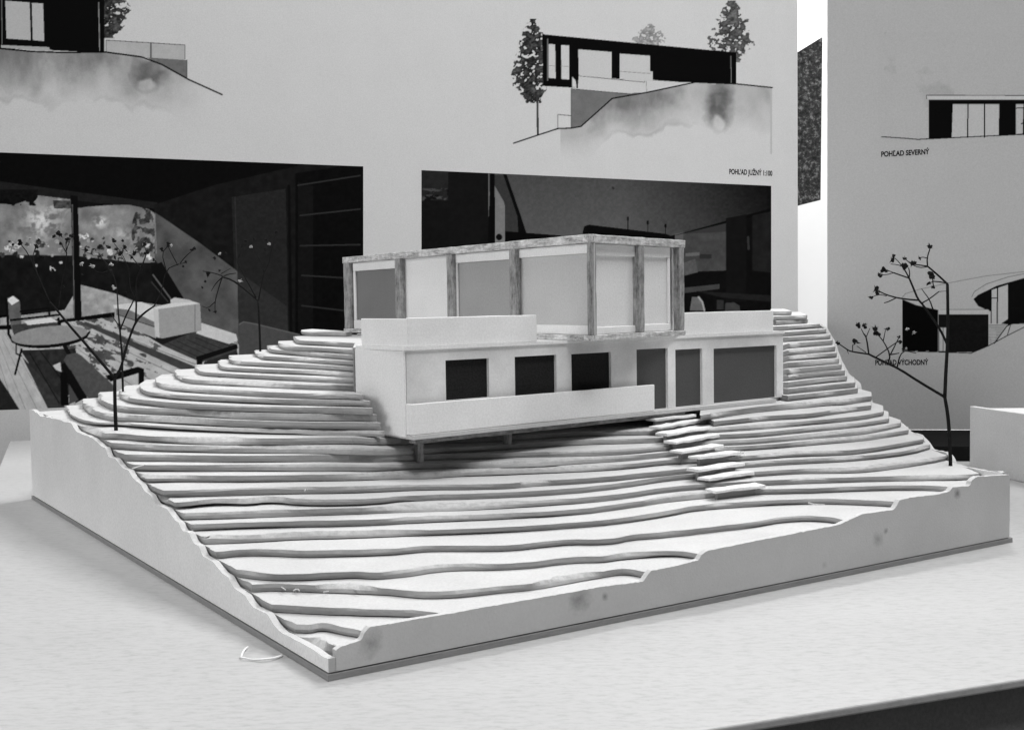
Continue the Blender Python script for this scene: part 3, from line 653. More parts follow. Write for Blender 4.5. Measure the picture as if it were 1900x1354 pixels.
def slab(k, chain, closing, gaps=None, seed=0, side='C', low=None, ragged=1.0):
    """one card layer: chain = visible front contour, closing = remaining corner points"""
    ft = zfun(k, side); fb0 = low if low is not None else zfun(k - 1, side)
    fb_ = lambda x: fb0(x) + .0008
    ch = resample(np.asarray(chain), .010); n = len(ch)
    tan = np.gradient(ch, axis=0); tan /= np.linalg.norm(tan, axis=1)[:, None] + 1e-12; out = np.stack([tan[:, 1], -tan[:, 0]], 1)   # outward (downhill)
    fade = np.minimum(1, np.minimum(np.arange(n), np.arange(n)[::-1]) / 4.0)
    w0 = (wob(n, .0036, seed + 1, 22) + wob(n, .0021, seed + 2, 3)) * fade * ragged
    wm = w0 * .5 + (wob(n, .0010, seed + 3, 8) + wob(n, .0005, seed + 4, 1) + .0016) * fade * ragged
    wb = w0 * .4 + (wob(n, .0014, seed + 5, 14)) * fade * ragged - .002
    zm = .5 + wob(n, .05, seed + 6, 10); zl = np.clip(.10 + wob(n, .045, seed + 7, 16), .02, .2)
    r = random.Random(seed * 7 + k); ii = np.arange(n)
    torn = np.zeros(n)
    for _ in range(max(1, int(n * .010 * 2.2))):                    # places where the card tore while it was cut
        c0 = r.uniform(0, n); wd = r.uniform(6, 40); hgt = np.clip(1 - np.abs(ii - c0) / wd, 0, 1) ** .7 * fade
        amt = .006 + .040 * r.random() ** 2; torn = np.maximum(torn, hgt * amt); w0 = w0 - hgt * amt * (1 + .18 * wob(n, 1, seed + 9, 2)); wm = wm - hgt * amt * r.uniform(0, .35); zm = zm + hgt * r.uniform(-.12, .25)
    if gaps is not None: zl = zl + gaps(ch)
    zm = np.clip(zm, .3, .85)
    rows = []
    for off, zz in ((w0 - .004, 1.0), (w0 + .0005, .965), (wm, zm), (wb, zl)):
        P = ch + out * np.asarray(off)[:, None]; lo = fb_(P[:, 0]); rows.append(np.column_stack([P, lo + np.asarray(zz) * (ft(P[:, 0]) - lo)]))
    V = np.vstack(rows); F_ = []; fm = []
    for j in range(3):
        for i in range(n - 1):
            F_.append((j * n + i, (j + 1) * n + i, (j + 1) * n + i + 1, j * n + i + 1)); fm.append(0 if j == 0 else 1)
    cl = np.asarray(closing)
    POLY.append((np.vstack([ch[::4], ch[-1:], cl]), ft))
    if side == 'C':                                                 # put a point wherever a hidden edge crosses a fold line
        full = np.vstack([ch[-1:], cl, ch[:1]]); pts = []
        for p, q in zip(full[:-1], full[1:]):
            ts = sorted([0.0] + [t for t in [(kx - p[0]) / (q[0] - p[0]) if abs(q[0] - p[0]) > 1e-9 else -1 for kx in KN] if 0 < t < 1]); pts += [p + (q - p) * t for t in ts]
        cl = np.array(pts[1:])
    m = len(cl)
    top = np.column_stack([cl, ft(cl[:, 0])]); bot = np.column_stack([cl, fb_(cl[:, 0])])
    b0 = 4 * n; V = np.vstack([V, top, bot])
    F_.append(tuple(range(n)) + tuple(range(b0, b0 + m))); fm.append(0)
    F_.append(tuple(reversed(range(3 * n, 4 * n))) + tuple(reversed(range(b0 + m, b0 + 2 * m)))); fm.append(1)
    for i in range(m - 1): F_.append((b0 + i, b0 + m + i, b0 + m + i + 1, b0 + i + 1)); fm.append(1)
    F_.append((n - 1, 2 * n - 1, 3 * n - 1, 4 * n - 1, b0 + m, b0)); fm.append(1)
    F_.append((0, b0 + m - 1, b0 + 2 * m - 1, 3 * n, 2 * n, n)); fm.append(1)
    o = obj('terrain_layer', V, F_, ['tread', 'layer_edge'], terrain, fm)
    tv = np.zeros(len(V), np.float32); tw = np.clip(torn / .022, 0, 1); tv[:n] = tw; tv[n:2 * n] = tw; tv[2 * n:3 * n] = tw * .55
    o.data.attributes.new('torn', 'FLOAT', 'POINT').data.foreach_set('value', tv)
    if side == 'C':
        bm = bmesh.new(); bm.from_mesh(o.data)
        for kx in KN: bmesh.ops.bisect_plane(bm, geom=list(bm.verts) + list(bm.edges) + list(bm.faces), plane_co=(kx * S, 0, 0), plane_no=(1, 0, 0), dist=1e-7)
        bm.to_mesh(o.data); bm.free()
    return o
def terrain_z(pts):
    best = np.full(len(pts), ZB)
    for poly, ft in POLY:
        m = inpoly(pts[:, 0], pts[:, 1], [tuple(q) for q in poly]); best = np.where(m, np.maximum(best, ft(pts[:, 0])), best)
    return best
def gap_fun(px0, px1, amt):
    def f(ch):
        px = W / 2 + F * ch[:, 0] / ch[:, 1]; return amt * np.clip((px - px0) / 30, 0, 1) * np.clip((px1 - px) / 60, 0, 1)
    return f
GAPS = {17: gap_fun(150, 600, .26), 10: gap_fun(265, 800, .2), 21: gap_fun(255, 560, .14), 8: gap_fun(330, 560, .10), 7: gap_fun(1400, 1520, .16), 25: gap_fun(300, 640, .1), 6: gap_fun(1380, 1580, .14), 5: gap_fun(1180, 1310, .14)}
def back_hit(p, v):
    a, b = IN[2], IN[3]; d = (b - a) / np.linalg.norm(b - a); nb = np.array([-d[1], d[0]]); return p + v * max(0.0, ((a - p) @ nb) / (v @ nb))
def right_close(p):
    v = p / np.linalg.norm(p) + np.array([-.015, 0]); a, b = IN[1], IN[2]; d = b - a; nb = np.array([-d[1], d[0]]); t = ((a - p) @ nb) / (v @ nb); h = p + v * t
    return [h, IN[2]] if t > 0 and h[1] < IN[2][1] - .05 else [back_hit(p, v)]
ENDS = []
for k, pts in C.items():
    P = clampq(project(pts, k))
    A = foot(P[0], 3); ENDS.append((k, A))
    if k <= 8: tail = [foot(P[-1], 0), IN[1], IN[2], IN[3]]
    else: tail = ([foot(P[-1], 1), IN[2]] if k < 10 else right_close(P[-1])) + [IN[3]]
    if k >= 17: A = P[0]
    closing = tail + [A]
    if k == 16: closing = tail + [foot(P[0], 3)]
    slab(k, P, closing, GAPS.get(k), seed=k * 31)
E2p0 = np.array([-E1[1], E1[0]])
g = .012
hm = F0 + E1 * (FL * .62) + E2 * (DEP + g)                          # the two stacks meet behind the house
hmb = back_hit(hm, E2)
for k in range(17, 31):
    PL = clampq(project(LEFT[k], k, 'L')); tip = PL[0]; bk = back_hit(tip, tip / np.linalg.norm(tip) + np.array([.10, .0]))
    slab(k, PL, [hb0 - E1 * g + E2 * g, hm - E1 * .004, hmb - E1 * .004, bk], GAPS.get(k), seed=k * 31, side='L', low=(lambda x: zfun(16)(-1.06) + 0 * np.asarray(x)) if k == 17 else None)
    PR = project(RIGHT[k], k, 'R')
    PR = clampq(PR)
    if k >= 19: start = [hm, hb1 + E1 * g + E2 * g, F1 + E1 * (g + .004) + E2 * .05]
    else: start = [hm, F0 + E1 * (FL * .74) + E2 * (DEP * .5), F0 + E1 * (FL * .74) + E2 * .02]
    if (PR[0] - F1) @ E2p0 > DEP + .05 and k >= 19: start = [hm, hm + E1 * .3 + E2 * .2]
    slab(k, PR, right_close(PR[-1]) + [hmb] + start, GAPS.get(k) if k < 17 else None, seed=k * 31 + 3, side='R', low=zfun(16) if k == 17 else None)
# top-most pieces: one left of the upper storey, three on the right-hand rise
P31 = project([(559, 612), (561, 616), (600, 616), (642, 617)], 31, 'L')
slab(31, P31, [P31[-1] + np.array([.0, .25]), P31[0] + np.array([.03, .25])], None, seed=977, side='L')
for k in (31, 32, 33):
    PR = clampq(project(RIGHT[k], k, 'R')); sx = PR[0]
    slab(k, PR, [back_hit(PR[-1] - np.array([.01, 0]), PR[-1] / np.linalg.norm(PR[-1]) - np.array([.03, 0])), back_hit(sx, sx / np.linalg.norm(sx))], None, seed=k * 31 + 5, side='R')

# side panels with stepped top edges
nl = np.array([-(Lc - O)[1], (Lc - O)[0]]); nl /= np.linalg.norm(nl); nl3 = np.array([nl[0], nl[1], 0])          # outward of the left side is +nl
nf = np.array([(Rc - O)[1], -(Rc - O)[0]]); nf /= np.linalg.norm(nf); nf3 = np.array([nf[0], nf[1], 0])
nr_ = np.array([(Bc - Rc)[1], -(Bc - Rc)[0]]); nr_ /= np.linalg.norm(nr_); nr3 = np.array([nr_[0], nr_[1], 0])
def ragged(px, seed, amp=1.2):
    p = resample(np.array(px, float), 5.0); r = np.random.default_rng(seed); p[1:-1, 1] += r.normal(0, amp * .45, len(p) - 2) + wob(len(p) - 2, amp * .5, seed, 4); return p
def panel(name, px, a, b, n3, mat, seed, amp=1.2, dy=0, top=None):
    if top is None: p = ragged(px, seed, amp); T = onplane(p[:, 0], p[:, 1], np.array([*a, 1.]), n3)
    else: T = top
    s = (T[:, :2] - a) @ ((b - a) / np.linalg.norm(b - a)); LEN = np.linalg.norm(b - a); T = T[(s > -.02) & (s < LEN + .02)]
    if np.linalg.norm(T[0, :2] - a) > np.linalg.norm(T[-1, :2] - a): T = T[::-1]
    n = len(T); bot = T.copy(); bot[:, 2] = ZB + .0042
    V = np.vstack([T, bot, T - n3 * TH, bot - n3 * TH]); FF = []; fm = []
    for i in range(n - 1):
        FF += [(i, i + 1, n + i + 1, n + i), (2 * n + i, 3 * n + i, 3 * n + i + 1, 2 * n + i + 1), (i, 2 * n + i, 2 * n + i + 1, i + 1), (n + i, n + i + 1, 3 * n + i + 1, 3 * n + i)]; fm += [0, 0, 2, 1]
    FF += [(0, n, 3 * n, 2 * n), (n - 1, 3 * n - 1, 4 * n - 1, 2 * n - 1)]; fm += [1, 1]
    o = obj(name, V, FF, [mat, 'edge', 'tread'], terrain, fm); bm = bmesh.new(); bm.from_mesh(o.data); bmesh.ops.recalc_face_normals(bm, faces=bm.faces); bm.to_mesh(o.data); bm.free(); return o
ul = (Lc - O) / np.linalg.norm(Lc - O); LL = float(np.linalg.norm(Lc - O)); prof = [(0.0, .060)]
ends = [(float((A_ - O) @ ul), k) for k, A_ in ENDS]
for i, (s_, k) in enumerate(ends):
    nx_ = ends[i + 1][0] if i + 1 < len(ends) else s_ + .2; zl_, zh_ = float(zfun(k - 1)(-1.5)), float(zfun(k)(-1.5)); w = .32 * (nx_ - s_)
    prof += [(s_ - .4 * w, zl_ + .006), (s_ + .25 * w, .45 * zl_ + .55 * zh_), (s_ + w, zh_ + .004)]
prof += [(LL - .25, float(zfun(16)(-2)) - .002), (LL - .03, float(zfun(16)(-2)) + .018), (LL, float(zfun(16)(-2)) + .010)]
prof = np.array(sorted(prof)); prof[:, 1] = np.maximum(prof[:, 1], .059); pz = resample(prof, .012); pz[1:-1, 1] += wob(len(pz) - 2, .0022, 3, 3); pz[:, 0] = np.maximum.accumulate(pz[:, 0] + 1e-6 * np.arange(len(pz)))
T_ = np.column_stack([O + ul * q for q in pz[:, 0]]).reshape(2, -1).T if False else np.array([[*(O + ul * q[0]), q[1]] for q in pz])
panel('side_panel', None, O, Lc, nl3, 'panel', 5, top=T_)
def fp(x, y): return onplane(np.array(float(x)), np.array(float(y)), np.array([*O, 1.]), nf3) * S
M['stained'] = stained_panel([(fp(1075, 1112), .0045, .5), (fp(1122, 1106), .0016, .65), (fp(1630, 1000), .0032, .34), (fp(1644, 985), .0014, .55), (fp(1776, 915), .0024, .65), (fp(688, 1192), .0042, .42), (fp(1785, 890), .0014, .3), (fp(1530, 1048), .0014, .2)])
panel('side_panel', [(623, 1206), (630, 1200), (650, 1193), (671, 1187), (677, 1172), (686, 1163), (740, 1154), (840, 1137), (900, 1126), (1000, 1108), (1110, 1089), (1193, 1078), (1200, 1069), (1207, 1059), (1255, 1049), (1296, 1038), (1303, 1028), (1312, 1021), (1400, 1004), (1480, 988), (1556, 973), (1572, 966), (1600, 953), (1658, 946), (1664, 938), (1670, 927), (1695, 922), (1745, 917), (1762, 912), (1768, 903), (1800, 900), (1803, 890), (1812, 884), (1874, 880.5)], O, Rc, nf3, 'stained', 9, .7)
panel('side_panel', [(1870, 876), (1800, 866), (1776, 860), (1772, 849), (1764, 839), (1735, 834), (1727, 822), (1712, 805), (1692, 801), (1684, 792), (1670, 781), (1652, 777), (1646, 766), (1622, 758), (1617, 736), (1600, 728), (1597, 712), (1588, 704), (1576, 694), (1570, 682), (1562, 668), (1556, 652), (1551, 636), (1543, 622), (1535, 608), (1524, 600)], Rc, Bc, nr3, 'panel', 13, 1.0)
# black seam and small torn fibres
def tube(paths, sides=5):
    V = []; FF = []
    for pts, r0, r1 in paths:
        p = [np.asarray(q, float) for q in pts]; n = len(p); base = len(V)
        for i, c in enumerate(p):
            t = p[min(i + 1, n - 1)] - p[max(i - 1, 0)]; t /= np.linalg.norm(t) + 1e-9; a = np.cross(t, [0.3, .8, .52]); a /= np.linalg.norm(a) + 1e-9; b = np.cross(t, a); r = r0 + (r1 - r0) * i / max(1, n - 1)
            for s in range(sides): V.append(c + r * (a * math.cos(2 * math.pi * s / sides) + b * math.sin(2 * math.pi * s / sides)))
        for i in range(n - 1):
            for s in range(sides): FF.append((base + i * sides + s, base + i * sides + (s + 1) % sides, base + (i + 1) * sides + (s + 1) % sides, base + (i + 1) * sides + s))
        FF.append(tuple(base + s for s in range(sides))[::-1]); FF.append(tuple(base + (n - 1) * sides + s for s in range(sides)))
    return V, FF
def fibre(pxs, z, r=.0028, lift=.004):
    p = resample(smooth_line(pxs), 4); q = onz(p[:, 0], p[:, 1], z); q[:, 2] += lift + .004 * np.abs(np.sin(np.arange(len(q)) * .23)); V, FF = tube([(q, r, r * .6)], 5)
    return V, FF
V, FF = fibre([(524, 1218), (510, 1225), (490, 1228), (468, 1226), (447, 1224)], 0, .004)
V2, F2 = fibre([(447, 1222), (452, 1210), (460, 1204)], 0, .004); nb = len(V); V += V2; FF += [tuple(i + nb for i in f) for f in F2]
tag(obj('paper_sliver', V, FF, 'card', None, smooth=True), 'curled torn paper sliver lying on the table beside the left panel', 'paper scrap')
for k, pxs in ((3, [(497, 1092), (508, 1088), (520, 1091), (530, 1098)]), (3, [(545, 1097), (552, 1094), (556, 1099)]), (3, [(655, 1094), (663, 1097), (672, 1098)]), (11, [(565, 912), (568, 908), (571, 911)]), (13, [(245, 871), (255, 868), (267, 866)]), (3, [(600, 1100), (610, 1099)]), (7, [(1500, 934), (1510, 938), (1530, 939)]), (12, [(1370, 847), (1378, 842), (1372, 838)])):
    V, FF = fibre(pxs, ztop(k) if k > 3 else ztop(k) + .008, .003, .003); obj('torn_fibre', V, FF, 'tread', terrain, smooth=True)

ZF, ZR = .481, .811
# stair of nine card treads
TR = [(1210, 773, 1293, 765), (1222, 788, 1309, 774), (1232, 800, 1316, 788), (1249, 815, 1336, 802), (1259, 833, 1343, 821), (1292, 844, 1380, 833), (1289, 867, 1382, 855), (1309, 883, 1401, 871), (1322, 906, 1421, 895)]
for i, (xa, ya, xb, yb) in enumerate(TR):
    zs = np.arange(.18, .47, .003); k1 = np.ones(len(zs))           # lowest height at which the tread clears the layers below it
    aa = onz(k1 * (xa + 6.), k1 * (ya + 4.), zs)[:, :2]; bb = onz(k1 * xb, k1 * (yb + 4.), zs)[:, :2]; ee = (bb - aa) / np.linalg.norm(bb - aa, axis=1)[:, None]; nn = np.stack([-ee[:, 1], ee[:, 0]], 1)
    tz = np.max([terrain_z(aa + ee * q + nn * .06) for q in (.04, .12, .2)], axis=0); ok = zs - .019 >= tz; j = len(zs) - 1
    while j > 0 and ok[j - 1] and zs[j - 1] > .447 - .0295 * i: j -= 1
    z, tz, a, b, e, n = zs[j], float(tz[j]), aa[j], bb[j], ee[j], nn[j]
    z = min(float(z), ZF - .02)
    st = box('stair_tread', (*a, z - .0115), e, float(np.linalg.norm(b - a)), .066, .0115, 'card', terrain, bev=.0015, rough=.0026, seed=i)
    n = np.array([-e[1], e[0]]); s0 = a + e * .03 + n * .026
    box('stair_riser', (*s0, tz - .03), e, float(np.linalg.norm(b - a)) - .06, .018, z - .012 - tz + .03, 'board_edge', st, bev=.001)

# ------------------------------------------------------------------ house model
ZF, ZR = .481, .811
house = empty('house_model', (*((F0 + F1 + hb0 + hb1) / 4), ZF))
tag(house, 'two-storey card and balsa house model set into the stepped hillside', 'model house')
nE = np.array([E1[1], -E1[0], 0.])                      # outward normal of the front
E2p = np.array([-E1[1], E1[0]])
def fac(x, y, off=0.0):
    p = onplane(np.array(float(x)), np.array(float(y)), np.array([*(F0 + nE[:2] * off), 1.]), nE); return float((p[:2] - F0) @ E1), float(p[2])
def wall_with_holes(name, u0, u1, z0, z1, holes, off, th, parent, mats=('card', 'edge')):
    us = sorted({u0, u1, *[h[0] for h in holes], *[h[1] for h in holes]}); zs = sorted({z0, z1, *[h[2] for h in holes], *[h[3] for h in holes]})
    inh = lambda u, z: any(h[0] < u < h[1] and h[2] < z < h[3] for h in holes)
    V = []; FF = []; fm = []
    def pt(u, z, d): 
        p = F0 + E1 * u + nE[:2] * (off - d); V.append((*p, z)); return len(V) - 1
    cell = {}
    for i in range(len(us) - 1):
        for j in range(len(zs) - 1): cell[i, j] = not inh((us[i] + us[i + 1]) / 2, (zs[j] + zs[j + 1]) / 2)
    for (i, j), s in cell.items():
        if not s: continue
        a, b, c, d = us[i], us[i + 1], zs[j], zs[j + 1]
        FF.append((pt(a, c, 0), pt(b, c, 0), pt(b, d, 0), pt(a, d, 0))); fm.append(0); FF.append((pt(a, d, th), pt(b, d, th), pt(b, c, th), pt(a, c, th))); fm.append(0)
        for (di, dj, q) in ((-1, 0, ((a, d), (a, c))), (1, 0, ((b, c), (b, d))), (0, -1, ((a, c), (b, c))), (0, 1, ((b, d), (a, d)))):
            if not cell.get((i + di, j + dj), False):
                (ua, za), (ub, zb_) = q; FF.append((pt(ua, za, 0), pt(ua, za, th), pt(ub, zb_, th), pt(ub, zb_, 0))); fm.append(1)
    o = obj(name, V, FF, list(mats), parent, fm); bm = bmesh.new(); bm.from_mesh(o.data); bmesh.ops.remove_doubles(bm, verts=bm.verts, dist=1e-6); bmesh.ops.recalc_face_normals(bm, faces=bm.faces); bm.to_mesh(o.data); bm.free(); return o
holes = []; panes = []
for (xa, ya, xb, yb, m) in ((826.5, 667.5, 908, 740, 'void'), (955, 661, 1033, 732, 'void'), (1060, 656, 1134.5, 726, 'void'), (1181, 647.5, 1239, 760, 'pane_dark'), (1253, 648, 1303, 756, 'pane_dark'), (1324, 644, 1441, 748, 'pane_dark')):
    ua, za = fac(xa, ya); ub, zb_ = fac(xb, (yb if m == 'void' else ya)); z1 = (za + fac(xb, ya - (2 if m == 'void' else 1))[1]) / 2; z0 = fac((xa + xb) / 2, yb)[1] if m == 'void' else ZF + .001
    holes.append((ua, ub, z0, z1)); panes.append((ua, ub, z0, z1, m))
UL = fac(1453, 680)[0]
front = wall_with_holes('front_wall', 0.0125, UL, ZF, ZR, holes, 0, .015, house, ('facade', 'card'))
for (ua, ub, z0, z1, m) in panes:
    p = F0 + E1 * (ua - .008) + E2p * .0165
    box('window_pane', (*p, z0 - (.006 if m == 'void' else 0)), E1, ub - ua + .016, .006, z1 - z0 + (.012 if m == 'void' else .004), m, front, bev=0)
box('side_wall', (*F0, ZF - .01), E2, DEP, .009, ZR - ZF + .01, 'card', house, bev=.0015, ey=-np.array([-E1[0], -E1[1]]))
box('back_wall', (*(F0 + E2 * DEP), ZF), E1, FL, .02, ZR - ZF, 'card', house)
box('side_wall', (*(F0 + E1 * (UL - .026) + E2 * .034), ZF), E2, DEP - .034, .022, ZR - ZF, 'card', house, ey=E1)
# floor slab with balcony strip, beam, posts
fb = F0 - E2p * .047; u1 = float((onz(np.array(1491.), np.array(743.), ZF)[:2] - F0) @ E1)
u0 = .006
ns = 60
def slab_edge(u, s): return .0018 * math.sin(u * 61 + s) + .0016 * math.sin(u * 149 + 2 * s)
fr = [fb + E1 * (u0 + (u1 - u0) * i / ns) - E2p * abs(slab_edge(i * .07, 1)) for i in range(ns + 1)]
prism('floor_slab', fr + [F0 + E1 * u1 + E2p * .03, F0 + E1 * (UL + .004) + E2p * .03, F0 + E1 * (UL + .004) + E2 * DEP, F0 + E1 * .005 + E2 * DEP, F0 + E1 * .005], ZF - .017, ZF - .001, 'tread', house)
ub0 = .03
box('floor_beam', (*(F0 + E1 * ub0 - E2p * .034), ZF - .036), E1, fac(1262, 770)[0] - ub0, .05, .0185, 'wood_shaded', house, rough=.001, seed=3)
box('floor_beam', (*(F0 + E1 * fac(1290, 760)[0] - E2p * .030), ZF - .034), E1, fac(1377, 760)[0] - fac(1290, 760)[0], .045, .0165, 'wood_shaded', house, rough=.001, seed=4)
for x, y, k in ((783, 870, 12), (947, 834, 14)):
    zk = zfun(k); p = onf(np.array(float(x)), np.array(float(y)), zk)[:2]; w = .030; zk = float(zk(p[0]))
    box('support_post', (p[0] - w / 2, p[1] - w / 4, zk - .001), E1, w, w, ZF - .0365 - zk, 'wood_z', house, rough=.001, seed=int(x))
# lower balcony parapet and roof
ubR = fac(1215, 740, .036)[0]; uL = max(.004, fac(758, 770, .036)[0]); zp = (fac(757, 745, .036)[1] + fac(1215, 718, .036)[1]) / 2
box('balcony_parapet', (*(F0 + E1 * uL - E2p * .036), ZF), E1, ubR - uL, .014, zp - ZF, 'card', house, rough=.0006, seed=8)
box('balcony_parapet', (*(F0 + E1 * uL - E2p * .0215), ZF), E2p, .020, .012, zp - ZF, 'card', house, ey=-E1 * -1)
rf = [F0 - E2p * .008 - E1 * .006, F0 + E1 * (UL + .004) - E2p * .008, F0 + E1 * (UL + .004) + E2 * DEP, F0 - E1 * .006 + E2 * DEP]
prism('roof_slab', rf, ZR + .001, ZR + .014, 'card', house)
ZQ = ZR + .0145
ud = fac(757, 610)[0]; uq = fac(997, 605)[0]; ur0 = fac(1270, 600)[0]; ur1 = fac(1437, 600)[0]
box('roof_parapet', (*(F0 + E1 * ud + E2p * .003), ZQ), E1, uq - ud, .014, .115, 'card', house, rough=.0006, seed=21)
box('roof_parapet', (*(F0 + E1 * (ud - .001) + E2p * .003), ZQ), E2, DEP - .02, .012, .112, 'card', house, ey=E1)
box('roof_parapet', (*(F0 + E1 * ur0 + E2p * .006), ZQ), E1, ur1 - ur0, .014, .108, 'card', house, rough=.0006, seed=22)

# upper storey: balsa frame with recessed card and paper panels
NB = np.array([.306, 4.66]) * HS; LB = np.array([-.94, 6.65]) * HS; RB = np.array([.775, 5.27]) * HS; FB = RB + (LB - NB) * .72
ZU0, ZU1 = ZQ + .0005, 1.28
box('foot_block', (LB[0] + .0, LB[1] - .02, ztop(30) + gk(30) * LB[0] + .001), (1, .2), .085, .09, max(.006, ZU0 - ztop(30) - gk(30) * LB[0] - .002), 'wood_x', house)
def frame_side(A, B, posts, panels, seed):
    e = (B - A) / np.linalg.norm(B - A); n = np.array([e[1], -e[0]]); L = float(np.linalg.norm(B - A)); n3 = np.array([n[0], n[1], 0])
    inn = -n
    def u_at(x): 
        p = onplane(np.array(float(x)), np.array(540.), np.array([*A, 1.]), n3); return float((p[:2] - A) @ e)
    bt = .034
    up = box('upper_beam', (*(A + e * 0.002), ZU1 - .036), e, L - .004, bt, .036, 'wood_x', house, rough=.0012, seed=seed)
    box('sill_beam', (*(A + e * 0.002), ZU0), e, L - .004, bt, .024, 'wood_x', house, rough=.0012, seed=seed + 1)
    for x0, x1 in posts:
        a, b = u_at(x0), u_at(x1); a = max(a, 0.001); b = min(b, L - .001)
        box('upright_post', (*(A + e * a), ZU0 + .0245), e, b - a, min(.034, .9 * max(b - a, .028)), ZU1 - .0365 - ZU0 - .0245, 'wood_z', house, rough=.0012, seed=seed + int(x0))
    z0, z1 = ZU0 + .0245, ZU1 - .0365
    for (x0, x1, m, rails) in panels:
        a, b = u_at(x0), u_at(x1); p = A + e * a + inn * .026
        bk = A + e * a + inn * .034
        pane = box('wall_panel', (*bk, z0), e, b - a, .008, z1 - z0, m, house, bev=0)
        tr, br, lr, rr = rails
        if tr: box('panel_rail', (*(A + e * (a + .0005) + inn * .022), z1 - tr - .0005), e, b - a - .001, .0118, tr, 'card', pane, rough=.0006, seed=seed + int(x1))
        if br: box('panel_rail', (*(A + e * (a + .0005) + inn * .022), z0 + .0005), e, b - a - .001, .0118, br, 'card', pane, rough=.0006, seed=seed + int(x1) + 1)
        if lr: box('panel_rail', (*(A + e * (a + .0008) + inn * .023), z0 + br + .001), e, lr, .0105, z1 - z0 - tr - br - .002, 'card', pane)
        if rr: box('panel_rail', (*(A + e * (b - rr - .0008) + inn * .023), z0 + br + .001), e, rr, .0105, z1 - z0 - tr - br - .002, 'card', pane)
# left face runs LB -> NB
frame_side(LB, NB, [(638, 648), (733, 742.5), (829, 839), (945, 956), (1089, 1099)],
           [(649, 736, 'pane_dim', (.05, .05, .03, 0)), (741, 832, 'card', (0, 0, 0, 0)), (838, 948, 'pane_half_lit', (.045, .03, .018, 0)), (955, 1090, 'pane_lit', (.042, .04, 0, .016))], 40)
frame_side(NB, RB, [(1099.5, 1107), (1186, 1196), (1261, 1270)],
           [(1107, 1187, 'pane_full_lit', (.05, .032, 0, 0)), (1195, 1252, 'pane_full_lit', (.048, .034, 0, .018))], 60)
prism('upper_roof', [LB + np.array([.06, -.01]), NB + np.array([.0, .05]), RB + np.array([-.05, .02]), FB], ZU1 - .02, ZU1 - .008, 'card', house)
e_ = (FB - RB) / np.linalg.norm(FB - RB)
box('upper_beam', (*(RB + e_ * .01), ZU1 - .036), e_, float(np.linalg.norm(FB - RB)) - .02, .034, .036, 'wood_x', house)
box('rear_panel', (*(RB + e_ * .08), ZU0), e_, float(np.linalg.norm(FB - RB)) - .1, .02, ZU1 - .037 - ZU0, 'card', house)
e_ = (LB - FB) / np.linalg.norm(LB - FB)
box('rear_panel', (*(FB + e_ * .02), ZU0), e_, float(np.linalg.norm(LB - FB)) - .08, .02, ZU1 - .037 - ZU0, 'card', house)

# ------------------------------------------------------------------ dried-twig trees
def bud_mesh(name, seed, mat):
    r = random.Random(seed); bm = bmesh.new()
    for i in range(5):
        m = bmesh.ops.create_icosphere(bm, subdivisions=1, radius=r.uniform(.30, .55)); off = Vector((r.uniform(-.5, .5), r.uniform(-.5, .5), r.uniform(-.5, .5)))
        for v in m['verts']: v.co = v.co * r.uniform(.75, 1.3) + off
    for i in range(6):
        d = Vector((r.gauss(0, 1), r.gauss(0, 1), r.gauss(0, 1))).normalized(); a = d.orthogonal().normalized(); b = d.cross(a)
        q = [bm.verts.new(d * .3 + a * .28), bm.verts.new(d * .3 - a * .28 + b * .12), bm.verts.new(d * r.uniform(.9, 1.5))]; bm.faces.new(q)
    me = bpy.data.meshes.new(name); bm.to_mesh(me); bm.free(); me.materials.append(M[mat]); return me
BUDS = [bud_mesh('bud', i, 'bud') for i in range(5)]; PETALS = [bud_mesh('petal', 20 + i, 'petal') for i in range(4)]
def twig_tree(label, base, k, paths, buds, seed, thin=1.0, spread=.10):
    r = random.Random(seed)
    b = onf(np.array(float(base[0])), np.array(float(base[1])), zfun(k, 'L' if k > 16 else 'C')); d0 = b[1]
    t = empty('twig_tree', tuple(b)); tag(t, label, 'twig tree', 'dried twigs planted as trees on the hillside')
    known = {}
    def at(p):
        key = (round(p[0] / 3), round(p[1] / 3))
        for dx in (-1, 0, 1):
            for dy in (-1, 0, 1):
                if (key[0] + dx, key[1] + dy) in known: return known[key[0] + dx, key[1] + dy]
        return None
    tubes = []
    for pts, ra, rb in paths:
        q = smooth_line(pts, 1) if len(pts) > 2 else resample(np.array(pts, float), 12.)
        dstart = at(pts[0]); dstart = d0 if dstart is None else dstart
        slope = 0 if tubes == [] else r.uniform(-1, 1) * spread
        P = []
        for i, c in enumerate(q):
            d = dstart + slope * i / max(1, len(q) - 1); P.append(atd(c[0] , c[1], d)); known[round(c[0] / 3), round(c[1] / 3)] = d
        if not tubes: P[0] = P[0] - np.array([0, 0, .02])
        tubes.append((P, ra, rb))
    V, FF = tube([(P_, ra_ * thin, rb_ * thin) for P_, ra_, rb_ in tubes], 6); obj('stem', V, FF, 'stem', t, smooth=True)
    for (x, y, s, pale) in buds:
        best = None
        for (kx, ky), d in known.items():
            q = (kx * 3 - x) ** 2 + (ky * 3 - y) ** 2
            if best is None or q < best[0]: best = (q, d)
        p = atd(x, y, best[1] + r.uniform(-.02, .02)); me = r.choice(PETALS if pale and r.random() < .35 else BUDS)
        o = bpy.data.objects.new('bud', me); sc = s / F * best[1] * (.46 if pale == 0 else .36) * S
        o.matrix_basis = Matrix.Translation(Vector(p * S)) @ Matrix.Rotation(r.uniform(0, 6.28), 4, Vector((r.random(), r.random(), r.random())).normalized()) @ Matrix.Scale(sc, 4)
        link(o, t)
    return t
